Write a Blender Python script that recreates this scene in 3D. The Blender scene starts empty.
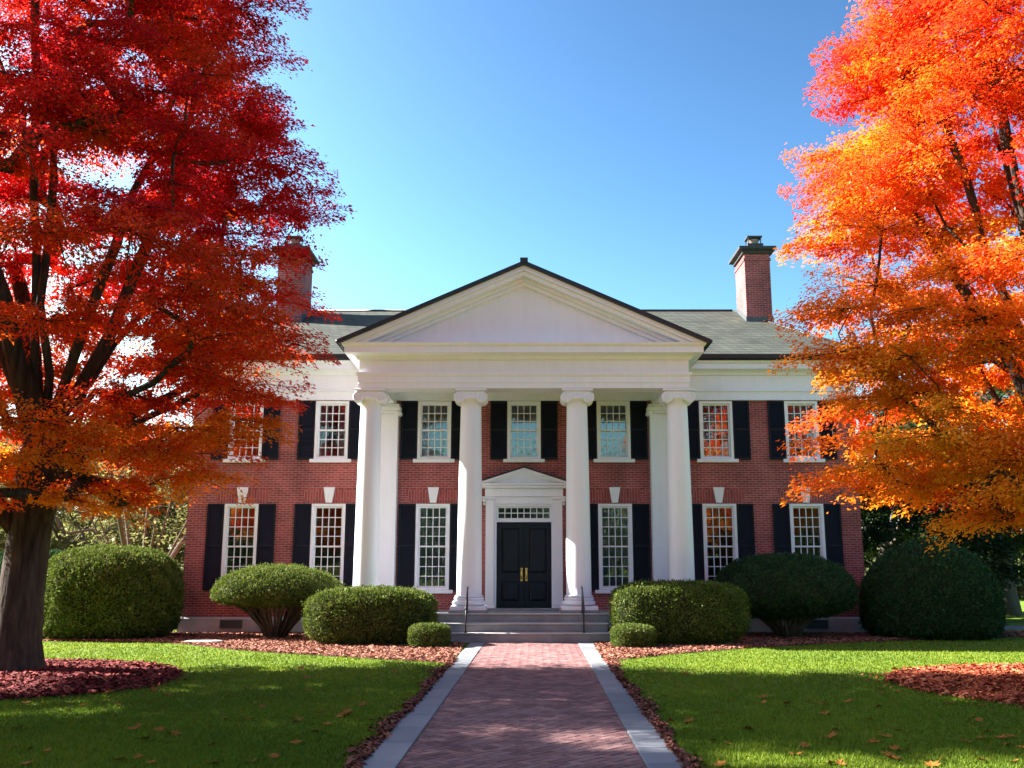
import bpy, math, random
import numpy as np
from mathutils import Vector
R = math.radians
rs = random.Random(7)
SC = bpy.context.scene
COL = SC.collection

# ------------------------------------------------------------------ materials
def newmat(name):
    m = bpy.data.materials.new(name); m.use_nodes = True
    nt = m.node_tree; nt.nodes.clear()
    out = nt.nodes.new('ShaderNodeOutputMaterial')
    return m, nt, out
def N(nt, t, **kw):
    n = nt.nodes.new(t)
    for k, v in kw.items():
        if k in n.inputs: n.inputs[k].default_value = v
        else: setattr(n, k, v)
    return n
def ramp(nt, stops):
    r = nt.nodes.new('ShaderNodeValToRGB')
    el = r.color_ramp.elements
    while len(el) < len(stops): el.new(0.5)
    for e, (p, c) in zip(el, stops):
        e.position = p; e.color = (*c, 1)
    return r
def pmat(name, c1, c2, scale=4.0, rough=0.6, bump=0.0, bscale=30.0, stretch=(1, 1, 1), metallic=0.0, spec=0.4, lo=0.3, hi=0.7, detail=6.0):
    m, nt, out = newmat(name); L = nt.links.new
    p = N(nt, 'ShaderNodeBsdfPrincipled', Roughness=rough, Metallic=metallic)
    p.inputs['Specular IOR Level'].default_value = spec
    tc = N(nt, 'ShaderNodeTexCoord'); mp = N(nt, 'ShaderNodeMapping'); mp.inputs['Scale'].default_value = stretch
    L(tc.outputs['Object'], mp.inputs['Vector'])
    nz = N(nt, 'ShaderNodeTexNoise', Scale=scale, Detail=detail, Roughness=0.6); L(mp.outputs[0], nz.inputs['Vector'])
    rp = ramp(nt, [(lo, c1), (hi, c2)]); L(nz.outputs['Fac'], rp.inputs[0]); L(rp.outputs[0], p.inputs['Base Color'])
    if bump:
        n2 = N(nt, 'ShaderNodeTexNoise', Scale=bscale, Detail=5.0); L(mp.outputs[0], n2.inputs['Vector'])
        b = N(nt, 'ShaderNodeBump', Strength=bump, Distance=0.02 if bump < .95 else 0.06); L(n2.outputs['Fac'], b.inputs['Height']); L(b.outputs[0], p.inputs['Normal'])
    L(p.outputs[0], out.inputs[0])
    return m
def brickmat(name, ca, cb, mortar, bw=0.20, bh=0.064, ms=0.009, var=0.35, upright=False):
    m, nt, out = newmat(name); L = nt.links.new
    p = N(nt, 'ShaderNodeBsdfPrincipled', Roughness=0.85); p.inputs['Specular IOR Level'].default_value = 0.25
    tc = N(nt, 'ShaderNodeTexCoord'); sx = N(nt, 'ShaderNodeSeparateXYZ'); L(tc.outputs['Object'], sx.inputs[0])
    ad = N(nt, 'ShaderNodeMath', operation='ADD'); L(sx.outputs[0], ad.inputs[0]); L(sx.outputs[1], ad.inputs[1])
    cx = N(nt, 'ShaderNodeCombineXYZ'); L(ad.outputs[0], cx.inputs[1 if upright else 0]); L(sx.outputs[2], cx.inputs[0 if upright else 1])
    bk = N(nt, 'ShaderNodeTexBrick', Scale=1.0); bk.offset = 0.5
    bk.inputs['Brick Width'].default_value = bw; bk.inputs['Row Height'].default_value = bh
    bk.inputs['Mortar Size'].default_value = ms; bk.inputs['Mortar Smooth'].default_value = 0.2; bk.inputs['Bias'].default_value = -0.2
    bk.inputs['Color1'].default_value = (*ca, 1); bk.inputs['Color2'].default_value = (*cb, 1); bk.inputs['Mortar'].default_value = (*mortar, 1)
    L(cx.outputs[0], bk.inputs['Vector'])
    nz = N(nt, 'ShaderNodeTexNoise', Scale=0.7, Detail=8.0, Roughness=0.7); L(tc.outputs['Object'], nz.inputs['Vector'])
    mr = N(nt, 'ShaderNodeMapRange'); mr.inputs['From Min'].default_value = 0.3; mr.inputs['From Max'].default_value = 0.7
    mr.inputs['To Min'].default_value = 1 - var; mr.inputs['To Max'].default_value = 1 + var * 0.6; L(nz.outputs['Fac'], mr.inputs[0])
    hs = N(nt, 'ShaderNodeHueSaturation'); L(bk.outputs['Color'], hs.inputs['Color']); L(mr.outputs[0], hs.inputs['Value'])
    L(hs.outputs[0], p.inputs['Base Color'])
    b = N(nt, 'ShaderNodeBump', Strength=0.6, Distance=0.01); b.invert = True; L(bk.outputs['Fac'], b.inputs['Height']); L(b.outputs[0], p.inputs['Normal'])
    L(p.outputs[0], out.inputs[0])
    return m
def leafmat(name, stops, trans=0.5, rough=0.5, gloss=0.02):
    m, nt, out = newmat(name); L = nt.links.new
    at = N(nt, 'ShaderNodeAttribute', attribute_name='tint')
    rp = ramp(nt, stops); L(at.outputs['Fac'], rp.inputs[0])
    d = N(nt, 'ShaderNodeBsdfDiffuse'); t = N(nt, 'ShaderNodeBsdfTranslucent'); g = N(nt, 'ShaderNodeBsdfGlossy', Roughness=rough)
    L(rp.outputs[0], d.inputs[0]); L(rp.outputs[0], t.inputs[0])
    g.inputs[0].default_value = (1, 1, 1, 1)
    m1 = N(nt, 'ShaderNodeMixShader'); m1.inputs[0].default_value = trans; L(d.outputs[0], m1.inputs[1]); L(t.outputs[0], m1.inputs[2])
    m2 = N(nt, 'ShaderNodeMixShader'); m2.inputs[0].default_value = gloss; L(m1.outputs[0], m2.inputs[1]); L(g.outputs[0], m2.inputs[2])
    L(m2.outputs[0], out.inputs[0])
    return m
def flatmat(name, stops, rough=0.85, bump=0.0):
    m, nt, out = newmat(name); L = nt.links.new
    at = N(nt, 'ShaderNodeAttribute', attribute_name='tint')
    rp = ramp(nt, stops); L(at.outputs['Fac'], rp.inputs[0])
    p = N(nt, 'ShaderNodeBsdfPrincipled', Roughness=rough); p.inputs['Specular IOR Level'].default_value = 0.25
    L(rp.outputs[0], p.inputs['Base Color']); L(p.outputs[0], out.inputs[0])
    if bump:
        tc = N(nt, 'ShaderNodeTexCoord'); nz = N(nt, 'ShaderNodeTexNoise', Scale=60.0, Detail=5.0); L(tc.outputs['Object'], nz.inputs['Vector'])
        b = N(nt, 'ShaderNodeBump', Strength=bump, Distance=0.01); L(nz.outputs['Fac'], b.inputs['Height']); L(b.outputs[0], p.inputs['Normal'])
    return m
def glassmat(name):
    m, nt, out = newmat(name); L = nt.links.new
    tr = N(nt, 'ShaderNodeBsdfTransparent'); tr.inputs[0].default_value = (0.8, 0.85, 0.85, 1)
    g = N(nt, 'ShaderNodeBsdfGlossy', Roughness=0.02)
    tc = N(nt, 'ShaderNodeTexCoord'); nz = N(nt, 'ShaderNodeTexNoise', Scale=3.5, Detail=2.0); L(tc.outputs['Object'], nz.inputs['Vector'])
    b = N(nt, 'ShaderNodeBump', Strength=0.09, Distance=0.05); L(nz.outputs['Fac'], b.inputs['Height']); L(b.outputs[0], g.inputs['Normal'])
    fr = N(nt, 'ShaderNodeFresnel', IOR=2.25)
    mx = N(nt, 'ShaderNodeMixShader'); L(fr.outputs[0], mx.inputs[0]); L(tr.outputs[0], mx.inputs[1]); L(g.outputs[0], mx.inputs[2]); L(mx.outputs[0], out.inputs[0])
    return m

M = {}
M['brick'] = brickmat('red brick', (0.37, 0.074, 0.068), (0.22, 0.042, 0.042), (0.40, 0.24, 0.23), var=.5)
M['arch'] = brickmat('arch brick', (0.38, 0.074, 0.068), (0.23, 0.044, 0.044), (0.36, 0.21, 0.20), 0.45, 0.078, 0.010, upright=True)
def paintmat(name):
    m, nt, out = newmat(name); L = nt.links.new
    p = N(nt, 'ShaderNodeBsdfPrincipled', Roughness=0.5); p.inputs['Specular IOR Level'].default_value = 0.35
    tc = N(nt, 'ShaderNodeTexCoord'); mp = N(nt, 'ShaderNodeMapping'); mp.inputs['Scale'].default_value = (6, 6, .5); L(tc.outputs['Object'], mp.inputs[0])
    a = N(nt, 'ShaderNodeTexNoise', Scale=1.3, Detail=9.0, Roughness=0.7); L(mp.outputs[0], a.inputs['Vector'])
    b_ = N(nt, 'ShaderNodeTexNoise', Scale=1.1, Detail=7.0, Roughness=0.65); L(tc.outputs['Object'], b_.inputs['Vector'])
    r1 = ramp(nt, [(.25, (.755, .775, .81)), (.45, (.79, .815, .865)), (.7, (.82, .845, .895))]); L(a.outputs['Fac'], r1.inputs[0])
    r2 = ramp(nt, [(.25, (.94, .935, .925)), (.5, (1, 1, 1))]); L(b_.outputs['Fac'], r2.inputs[0])
    mx = N(nt, 'ShaderNodeMix', data_type='RGBA', blend_type='MULTIPLY'); mx.inputs[0].default_value = 1; L(r1.outputs[0], mx.inputs[6]); L(r2.outputs[0], mx.inputs[7]); L(mx.outputs[2], p.inputs['Base Color'])
    n2 = N(nt, 'ShaderNodeTexNoise', Scale=9.0, Detail=5.0); L(mp.outputs[0], n2.inputs['Vector']); bp = N(nt, 'ShaderNodeBump', Strength=.06, Distance=.01); L(n2.outputs['Fac'], bp.inputs['Height']); L(bp.outputs[0], p.inputs['Normal'])
    L(p.outputs[0], out.inputs[0]); return m
M['white'] = paintmat('white painted wood'); M['column'] = paintmat('white painted column')
M['black'] = pmat('black gloss paint', (0.010, 0.012, 0.018), (0.014, 0.016, 0.024), 3, 0.35, 0.02, 20, spec=0.2)
M['shutter'] = pmat('dark shutter paint', (0.009, 0.011, 0.018), (0.014, 0.017, 0.028), 3, 0.5, 0.03, 20, spec=0.15)
M['gutter'] = pmat('black gutter metal', (0.012, 0.013, 0.016), (0.022, 0.023, 0.028), 3, 0.5)
M['iron'] = pmat('wrought iron', (0.008, 0.008, 0.01), (0.02, 0.02, 0.022), 20, 0.45, 0.1, 60)
M['brass'] = pmat('brass', (0.75, 0.45, 0.14), (0.85, 0.55, 0.2), 10, 0.25, metallic=1.0)
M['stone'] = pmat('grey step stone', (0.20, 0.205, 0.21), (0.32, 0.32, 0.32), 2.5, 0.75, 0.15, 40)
M['tread'] = pmat('tread stone with painted sun', (0.36, 0.35, 0.33), (0.48, 0.47, 0.44), 2.5, 0.75, 0.15, 40)  # paler than the risers: sun on the treads put into the colour
M['concrete'] = pmat('pale painted foundation', (0.36, 0.37, 0.39), (0.50, 0.50, 0.51), 1.8, 0.85, 0.15, 30)
M['roof'] = brickmat('slate shingles', (0.074, 0.080, 0.062), (0.046, 0.052, 0.042), (0.020, 0.023, 0.020), 0.30, 0.11, 0.012, 0.4)
M['lead'] = pmat('lead flashing', (0.05, 0.065, 0.07), (0.09, 0.105, 0.11), 4, 0.5)
M['cap'] = pmat('dark chimney cap stone', (0.035, 0.042, 0.046), (0.06, 0.068, 0.072), 4, 0.8, 0.1, 30)
M['clay'] = pmat('clay flue', (0.22, 0.19, 0.15), (0.30, 0.26, 0.21), 4, 0.8)
M['room'] = pmat('room wall', (0.10, 0.095, 0.09), (0.14, 0.13, 0.12), 1, 0.9)
M['curtain'] = pmat('curtain cloth', (0.34, 0.36, 0.37), (0.48, 0.50, 0.52), 3, 0.9, 0.6, 9, stretch=(3, 1, 0.05))
M['glass'] = glassmat('window glass')
M['bark'] = pmat('maple bark', (0.020, 0.015, 0.012), (0.085, 0.062, 0.047), 11, 0.9, 1.0, 16, stretch=(1, 1, 0.16), spec=0.15, detail=9)
M['twig'] = pmat('shrub twig', (0.06, 0.042, 0.028), (0.12, 0.085, 0.055), 9, 0.9)
M['palebark'] = pmat('pale bark', (0.085, 0.070, 0.052), (0.16, 0.135, 0.10), 6, 0.9, 0.6, 12, stretch=(1, 1, 0.25))
M['slab'] = flatmat('bluestone edging', [(0, (0.14, 0.155, 0.175)), (1, (0.24, 0.25, 0.265))], 0.8, 0.2)
M['paver'] = flatmat('path brick', [(0, (0.135, 0.062, 0.064)), (0.5, (0.21, 0.105, 0.102)), (1, (0.29, 0.165, 0.155))], 0.8, 0.3)
M['sand'] = pmat('joint sand', (0.045, 0.034, 0.030), (0.085, 0.065, 0.055), 20, 0.95)
M['asphalt'] = pmat('drive surface', (0.10, 0.10, 0.105), (0.17, 0.165, 0.16), 3, 0.9, 0.2, 80)
M['palestone'] = pmat('pale flat stone', (0.42, 0.39, 0.34), (0.58, 0.54, 0.48), 4, 0.8, 0.2, 20)
M['soil'] = pmat('mulch soil', (0.07, 0.030, 0.022), (0.20, 0.085, 0.055), 25, 0.95, 0.8, 40)
M['redsoil'] = pmat('red leaf bed', (0.07, 0.014, 0.014), (0.17, 0.035, 0.025), 25, 0.95, 0.8, 40)
M['chip'] = flatmat('bark chips', [(0, (0.13, 0.042, 0.028)), (0.5, (0.29, 0.115, 0.075)), (1, (0.42, 0.22, 0.14))])
M['redleaf'] = flatmat('red leaf mulch', [(0, (0.06, 0.007, 0.010)), (0.5, (0.17, 0.019, 0.019)), (1, (0.28, 0.055, 0.035))])
M['orangeleaf'] = flatmat('orange leaf mulch', [(0, (0.22, 0.035, 0.02)), (0.5, (0.42, 0.10, 0.045)), (1, (0.55, 0.22, 0.10))])
M['litter'] = flatmat('leaf litter', [(0, (0.07, 0.018, 0.015)), (0.5, (0.19, 0.055, 0.035)), (1, (0.33, 0.14, 0.08))])
M['dryleaf'] = pmat('dry maple leaf', (0.16, 0.050, 0.010), (0.38, 0.150, 0.030), 14, 0.8, spec=0.1)
M['blade'] = leafmat('grass blades', [(0, (0.045, 0.092, 0.012)), (0.5, (0.128, 0.192, 0.015)), (0.82, (0.21, 0.255, 0.016)), (1, (0.28, 0.25, 0.05))], 0.4, 0.6, 0.006)
M['leaf_red'] = leafmat('red maple leaves', [(0, (0.58, 0.008, 0.024)), (0.32, (0.76, 0.020, 0.020)), (0.62, (0.81, 0.085, 0.010)), (1, (0.86, 0.30, 0.014))], 0.65)
M['leaf_orange'] = leafmat('orange maple leaves', [(0, (0.72, 0.024, 0.014)), (0.35, (0.80, 0.100, 0.010)), (0.65, (0.84, 0.28, 0.012)), (1, (0.86, 0.46, 0.028))], 0.5)
M['box'] = leafmat('clipped box leaves', [(0, (0.035, 0.066, 0.008)), (0.5, (0.100, 0.140, 0.020)), (1, (0.24, 0.26, 0.075))], 0.3, 0.6, 0.012)
M['yew'] = leafmat('dark yew leaves', [(0, (0.014, 0.045, 0.018)), (0.6, (0.034, 0.085, 0.028)), (1, (0.075, 0.14, 0.045))], 0.25, 0.6, 0.012)
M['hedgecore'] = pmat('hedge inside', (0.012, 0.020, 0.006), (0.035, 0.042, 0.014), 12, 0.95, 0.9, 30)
M['leaf_gold'] = leafmat('yellow green tree leaves', [(0, (0.08, 0.095, 0.03)), (0.5, (0.19, 0.19, 0.065)), (1, (0.34, 0.30, 0.11))], 0.5)
M['leaf_dark'] = leafmat('dark green tree leaves', [(0, (0.010, 0.026, 0.008)), (0.6, (0.028, 0.055, 0.014)), (1, (0.09, 0.12, 0.03))], 0.35)

def lawnmat():
    m, nt, out = newmat('lawn'); L = nt.links.new
    p = N(nt, 'ShaderNodeBsdfPrincipled', Roughness=0.9); p.inputs['Specular IOR Level'].default_value = 0.15
    tc = N(nt, 'ShaderNodeTexCoord')
    a = N(nt, 'ShaderNodeTexNoise', Scale=0.5, Detail=7.0, Roughness=0.65); b = N(nt, 'ShaderNodeTexNoise', Scale=35.0, Detail=5.0, Roughness=0.7)
    L(tc.outputs['Object'], a.inputs['Vector']); L(tc.outputs['Object'], b.inputs['Vector'])
    ad = N(nt, 'ShaderNodeMath', operation='MULTIPLY_ADD'); ad.inputs[1].default_value = 0.5; L(a.outputs['Fac'], ad.inputs[0])
    ml = N(nt, 'ShaderNodeMath', operation='MULTIPLY'); ml.inputs[1].default_value = 0.5; L(b.outputs['Fac'], ml.inputs[0]); L(ml.outputs[0], ad.inputs[2])
    rp = ramp(nt, [(0.33, (0.056, 0.110, 0.014)), (0.5, (0.118, 0.190, 0.022)), (0.68, (0.20, 0.245, 0.018))]); L(ad.outputs[0], rp.inputs[0]); L(rp.outputs[0], p.inputs['Base Color'])
    bp = N(nt, 'ShaderNodeBump', Strength=0.7, Distance=0.03); n3 = N(nt, 'ShaderNodeTexNoise', Scale=60.0, Detail=4.0); L(tc.outputs['Object'], n3.inputs['Vector']); L(n3.outputs['Fac'], bp.inputs['Height']); L(bp.outputs[0], p.inputs['Normal'])
    L(p.outputs[0], out.inputs[0]); return m
M['lawn'] = lawnmat()

# ------------------------------------------------------------------ objects and meshes
WORLD = {}
def tag(o, label=None, cat=None, group=None, kind=None):
    if label: o['label'] = label
    if cat: o['category'] = cat
    if group: o['group'] = group
    if kind: o['kind'] = kind
    return o
def thing(name, label, cat, loc=(0, 0, 0), group=None, rz=0.0):
    o = bpy.data.objects.new(name, None); COL.objects.link(o); o.location = loc; o.rotation_euler = (0, 0, rz)
    o.empty_display_size = 0.3; WORLD[o.name] = Vector(loc)
    return tag(o, label, cat, group)
def link(name, me, parent=None, org=(0, 0, 0)):
    o = bpy.data.objects.new(name, me); COL.objects.link(o); org = Vector(org)
    if parent is not None:
        o.parent = parent; o.location = org - WORLD[parent.name]
    else: o.location = org
    WORLD[o.name] = org
    return o
def dup(root):
    r = root.copy(); COL.objects.link(r)
    for ch in list(root.children):
        c = ch.copy(); COL.objects.link(c); c.parent = r
        for g in list(ch.children):
            d = g.copy(); COL.objects.link(d); d.parent = c
    return r
class MB:
    def __init__(s): s.v = []; s.f = []; s.sm = []
    def add(s, vs, fs, smooth=False):
        b = len(s.v); s.v += [tuple(p) for p in vs]
        for f in fs: s.f.append([b + i for i in f]); s.sm.append(smooth)
    def box(s, x0, x1, y0, y1, z0, z1):
        s.add([(x0, y0, z0), (x1, y0, z0), (x1, y1, z0), (x0, y1, z0), (x0, y0, z1), (x1, y0, z1), (x1, y1, z1), (x0, y1, z1)],
              [(0, 3, 2, 1), (4, 5, 6, 7), (0, 1, 5, 4), (1, 2, 6, 5), (2, 3, 7, 6), (3, 0, 4, 7)])
    def bbox(s, x0, x1, y0, y1, z0, z1, b=0.008):      # box with chamfered edges
        v = []; f = []
        def lay(z, i): v.extend([(x0 + i, y0 + i, z), (x1 - i, y0 + i, z), (x1 - i, y1 - i, z), (x0 + i, y1 - i, z)])
        lay(z0, b); lay(z0 + b, 0); lay(z1 - b, 0); lay(z1, b)
        f.append((3, 2, 1, 0)); f.append((12, 13, 14, 15))
        for k in range(3):
            for i in range(4): j = (i + 1) % 4; f.append((4*k + i, 4*k + j, 4*k + 4 + j, 4*k + 4 + i))
        s.add(v, f)
    def prism(s, poly, y0, y1):                       # polygon in xz, counter-clockwise seen from -y
        n = len(poly); v = [(x, y0, z) for x, z in poly] + [(x, y1, z) for x, z in poly]
        s.add(v, [tuple(range(n)), tuple(range(2*n - 1, n - 1, -1))] + [((i + 1) % n, i, n + i, n + (i + 1) % n) for i in range(n)])
    def prismx(s, poly, x0, x1):                      # polygon in yz
        n = len(poly); v = [(x0, y, z) for y, z in poly] + [(x1, y, z) for y, z in poly]
        s.add(v, [tuple(range(n)), tuple(range(2*n - 1, n - 1, -1))] + [((i + 1) % n, i, n + i, n + (i + 1) % n) for i in range(n)])
    def lathe(s, prof, cx, cy, n=32, smooth=True):
        v = []; f = []
        for r, z in prof:
            for k in range(n): a = 2*math.pi*k/n; v.append((cx + r*math.cos(a), cy + r*math.sin(a), z))
        for i in range(len(prof) - 1):
            for k in range(n): l = (k + 1) % n; f.append((i*n + k, i*n + l, (i + 1)*n + l, (i + 1)*n + k))
        s.add(v, f, smooth)
        m = len(prof) - 1
        s.add([v[k] for k in range(n)], [tuple(range(n - 1, -1, -1))]); s.add([v[m*n + k] for k in range(n)], [tuple(range(n))])
    def ring(s, prof, x0, x1, y0, y1):                # closed profile (offset outwards, z) swept round a rectangle
        n = len(prof); v = []; f = []
        for o, z in prof: v += [(x0 - o, y0 - o, z), (x1 + o, y0 - o, z), (x1 + o, y1 + o, z), (x0 - o, y1 + o, z)]
        for i in range(n):
            j = (i + 1) % n
            for k in range(4): l = (k + 1) % 4; f.append((4*i + k, 4*i + l, 4*j + l, 4*j + k))
        s.add(v, f)
    def tube(s, pts, rad, n=8, cap=True):
        pts = [Vector(p) for p in pts]; m = len(pts); v = []; f = []
        t0 = (pts[1] - pts[0]).normalized(); up = Vector((0, 0, 1)) if abs(t0.z) < 0.9 else Vector((1, 0, 0))
        u = t0.cross(up).normalized()
        for i, p in enumerate(pts):
            t = (pts[min(i + 1, m - 1)] - pts[max(i - 1, 0)]).normalized()
            u = (u - t*u.dot(t)).normalized(); w = t.cross(u)
            r = rad[i] if hasattr(rad, '__len__') else rad
            for k in range(n): a = 2*math.pi*k/n; v.append(p + u*(r*math.cos(a)) + w*(r*math.sin(a)))
        for i in range(m - 1):
            for k in range(n): l = (k + 1) % n; f.append((i*n + k, i*n + l, (i + 1)*n + l, (i + 1)*n + k))
        if cap: f.append(tuple(range(n - 1, -1, -1))); f.append(tuple((m - 1)*n + k for k in range(n)))
        s.add(v, f, True)
    def build(s, name, mat, parent=None, org=(0, 0, 0)):
        me = bpy.data.meshes.new(name); o = Vector(org)
        me.from_pydata([(x - o.x, y - o.y, z - o.z) for x, y, z in s.v], [], s.f)
        me.polygons.foreach_set('use_smooth', s.sm); me.materials.append(mat); me.update()
        return link(name, me, parent, org)
def quad_mesh(name, Q, tint, mat):
    """Q: (n,k,3) array of small k-gon faces; tint: one value per face."""
    n, k = Q.shape[0], Q.shape[1]
    me = bpy.data.meshes.new(name)
    me.vertices.add(n*k); me.vertices.foreach_set('co', Q.astype(np.float32).ravel())
    me.loops.add(n*k); me.loops.foreach_set('vertex_index', np.arange(n*k, dtype=np.int32))
    me.polygons.add(n); me.polygons.foreach_set('loop_start', np.arange(0, n*k, k, dtype=np.int32))
    a = me.attributes.new('tint', 'FLOAT', 'FACE'); a.data.foreach_set('value', np.clip(tint, 0, 1).astype(np.float32))
    me.materials.append(mat); me.update(calc_edges=True); me.validate()
    return me
def unit(a): return a/np.maximum(np.linalg.norm(a, axis=-1, keepdims=True), 1e-9)
def leaves(P, D, Nn, Ln, Wd, fold=0.25):
    """kite-shaped leaves: base at P, axis D, face normal near Nn"""
    D = unit(D); S = unit(np.cross(D, Nn)); U = np.cross(S, D)
    Ln = Ln[:, None]; Wd = Wd[:, None]
    m = P + D*Ln*0.42
    return np.stack([P, m + S*Wd*0.5 + U*Wd*fold, P + D*Ln - U*Ln*0.08, m - S*Wd*0.5 + U*Wd*fold], axis=1)

# ------------------------------------------------------------------ camera, light, sky
F, TH, HE = 964.0, math.atan(0.193), 1.7
cam = bpy.data.cameras.new('camera'); co = bpy.data.objects.new('camera', cam); COL.objects.link(co)
cam.sensor_width = 36; cam.lens = F/1024*36; cam.shift_x = -12/1024; cam.clip_end = 6000; cam.clip_start = 0.05
co.location = (0, 0, HE); co.rotation_euler = (R(90) + TH, 0, 0); SC.camera = co
SUN_EL, SUN_BEHIND = R(35), R(13)
sd = Vector((-math.cos(SUN_BEHIND)*math.cos(SUN_EL), math.sin(SUN_BEHIND)*math.cos(SUN_EL), math.sin(SUN_EL)))
sl = bpy.data.lights.new('sun', 'SUN'); sl.energy = 5.0; sl.angle = R(0.5); sl.color = (1, 0.955, 0.89)
so = bpy.data.objects.new('sun', sl); COL.objects.link(so); so.rotation_euler = sd.to_track_quat('Z', 'Y').to_euler(); so.location = (-30, 10, 40)
w = bpy.data.worlds.new('World'); SC.world = w; w.use_nodes = True
nt = w.node_tree; bg = nt.nodes['Background']
sky = nt.nodes.new('ShaderNodeTexSky'); sky.sky_type = 'NISHITA'; sky.sun_disc = False
sky.sun_elevation = SUN_EL; sky.sun_rotation = math.atan2(sd.x, sd.y); sky.air_density = 1.0; sky.dust_density = 2.0; sky.ozone_density = 1.3
# deepen the clear autumn sky: a power curve on its radiance
v1 = nt.nodes.new('ShaderNodeVectorMath'); v1.operation = 'MULTIPLY'; v1.inputs[1].default_value = (.278, .278, .278)
gm = nt.nodes.new('ShaderNodeGamma'); gm.inputs[1].default_value = 1.95
v2 = nt.nodes.new('ShaderNodeVectorMath'); v2.operation = 'MULTIPLY'; v2.inputs[1].default_value = (2.02, 2.28, 1.86)
nt.links.new(sky.outputs[0], v1.inputs[0]); nt.links.new(v1.outputs[0], gm.inputs[0]); nt.links.new(gm.outputs[0], v2.inputs[0])
v3 = nt.nodes.new('ShaderNodeVectorMath'); v3.operation = 'MINIMUM'; v3.inputs[1].default_value = (3.6, 3.7, 3.9); nt.links.new(v2.outputs[0], v3.inputs[0])
nt.links.new(v3.outputs[0], bg.inputs[0]); bg.inputs[1].default_value = 0.105
SC.view_settings.view_transform = 'Standard'; SC.view_settings.look = 'None'; SC.view_settings.exposure = 2.5; SC.view_settings.gamma = 1
try: SC.view_settings.use_curve_mapping = False
except Exception: pass
SC.cycles.max_bounces = 6; SC.cycles.transparent_max_bounces = 12; SC.cycles.diffuse_bounces = 4; SC.cycles.glossy_bounces = 3; SC.cycles.transmission_bounces = 4
SC.cycles.use_denoising = True

# ------------------------------------------------------------------ ground, path, beds
def sheet(name, poly, z, mat, kind='structure'):
    b = MB(); b.add([(x, y, z) for x, y in poly], [tuple(range(len(poly)))]); o = b.build(name, mat); o['kind'] = kind; return o
gb = MB(); gb.add([(-1800, -1800, 0), (1800, -1800, 0), (1800, 1800, 0), (-1800, 1800, 0)], [(0, 1, 2, 3)]); tag(gb.build('lawn', M['lawn']), kind='structure')
PY0, PY1 = -4.0, 23.44
def pcx(y): return -0.02 + (y - 8.9)*0.0135
HW, OW = 1.085, 1.445
b = MB(); b.add([(pcx(PY0) - OW, PY0, 0.004), (pcx(PY0) + OW, PY0, 0.004), (pcx(PY1) + OW, PY1, 0.004), (pcx(PY1) - OW, PY1, 0.004)], [(0, 1, 2, 3)])
tag(b.build('path_bedding', M['sand']), kind='structure')
def clip(poly, a, keep):
    out = []
    for i in range(len(poly)):
        p, q = poly[i], poly[(i + 1) % len(poly)]
        dp, dq = (p[0] - a)*keep, (q[0] - a)*keep
        if dp >= 0: out.append(p)
        if (dp >= 0) != (dq >= 0):
            t = dp/(dp - dq); out.append((a, p[1] + (q[1] - p[1])*t))
    return out
def build_path():
    v, f, tint = [], [], []
    u = 0.105; c45 = math.sqrt(0.5); g = 0.0065
    for a in range(-40, 260):
        for bb in range(-260, 60):
            k = (a - bb) % 4
            if k == 0: rc = (a, a + 2, bb, bb + 1)
            elif k == 3: rc = (a, a + 1, bb, bb + 2)
            else: continue
            mx, my = (rc[0] + rc[1])/2*u, (rc[2] + rc[3])/2*u
            X, Y = (mx + my)*c45, (mx - my)*c45 - 4.2
            if abs(X) > HW + 0.2 or Y < PY0 + 0.15 or Y > PY1 - 0.1: continue
            t = rs.random()*0.75 + 0.25*(0.5 + 0.5*math.sin(X*1.3 + Y*0.7)); dz = rs.gauss(0, 0.0012)
            poly = [(rc[0]*u + g, rc[2]*u + g), (rc[1]*u - g, rc[2]*u + g), (rc[1]*u - g, rc[3]*u - g), (rc[0]*u + g, rc[3]*u - g)]
            poly = [((x + y)*c45, (x - y)*c45 - 4.2) for x, y in poly][::-1]
            poly = clip(clip(poly, -HW, 1), HW, -1)
            if len(poly) < 3: continue
            n = len(poly); cxx = sum(p[0] for p in poly)/n; cyy = sum(p[1] for p in poly)/n; b0 = len(v)
            for (x, y) in poly: v.append((x + pcx(y), y, 0.006))
            for (x, y) in poly:
                d = math.hypot(x - cxx, y - cyy); s = 1 - 0.006/max(d, 0.01); x2 = cxx + (x - cxx)*s; y2 = cyy + (y - cyy)*s
                v.append((x2 + pcx(y2), y2, 0.019 + dz + rs.gauss(0, 0.0006)))
            f.append([b0 + n + i for i in range(n)]); tint.append(t)
            for i in range(n): j = (i + 1) % n; f.append([b0 + i, b0 + j, b0 + n + j, b0 + n + i]); tint.append(t*0.8)
    me = bpy.data.meshes.new('path'); me.from_pydata(v, [], f)
    at = me.attributes.new('tint', 'FLOAT', 'FACE'); at.data.foreach_set('value', tint); me.materials.append(M['paver']); me.update()
    tag(link('path', me), kind='structure')
build_path()
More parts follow.
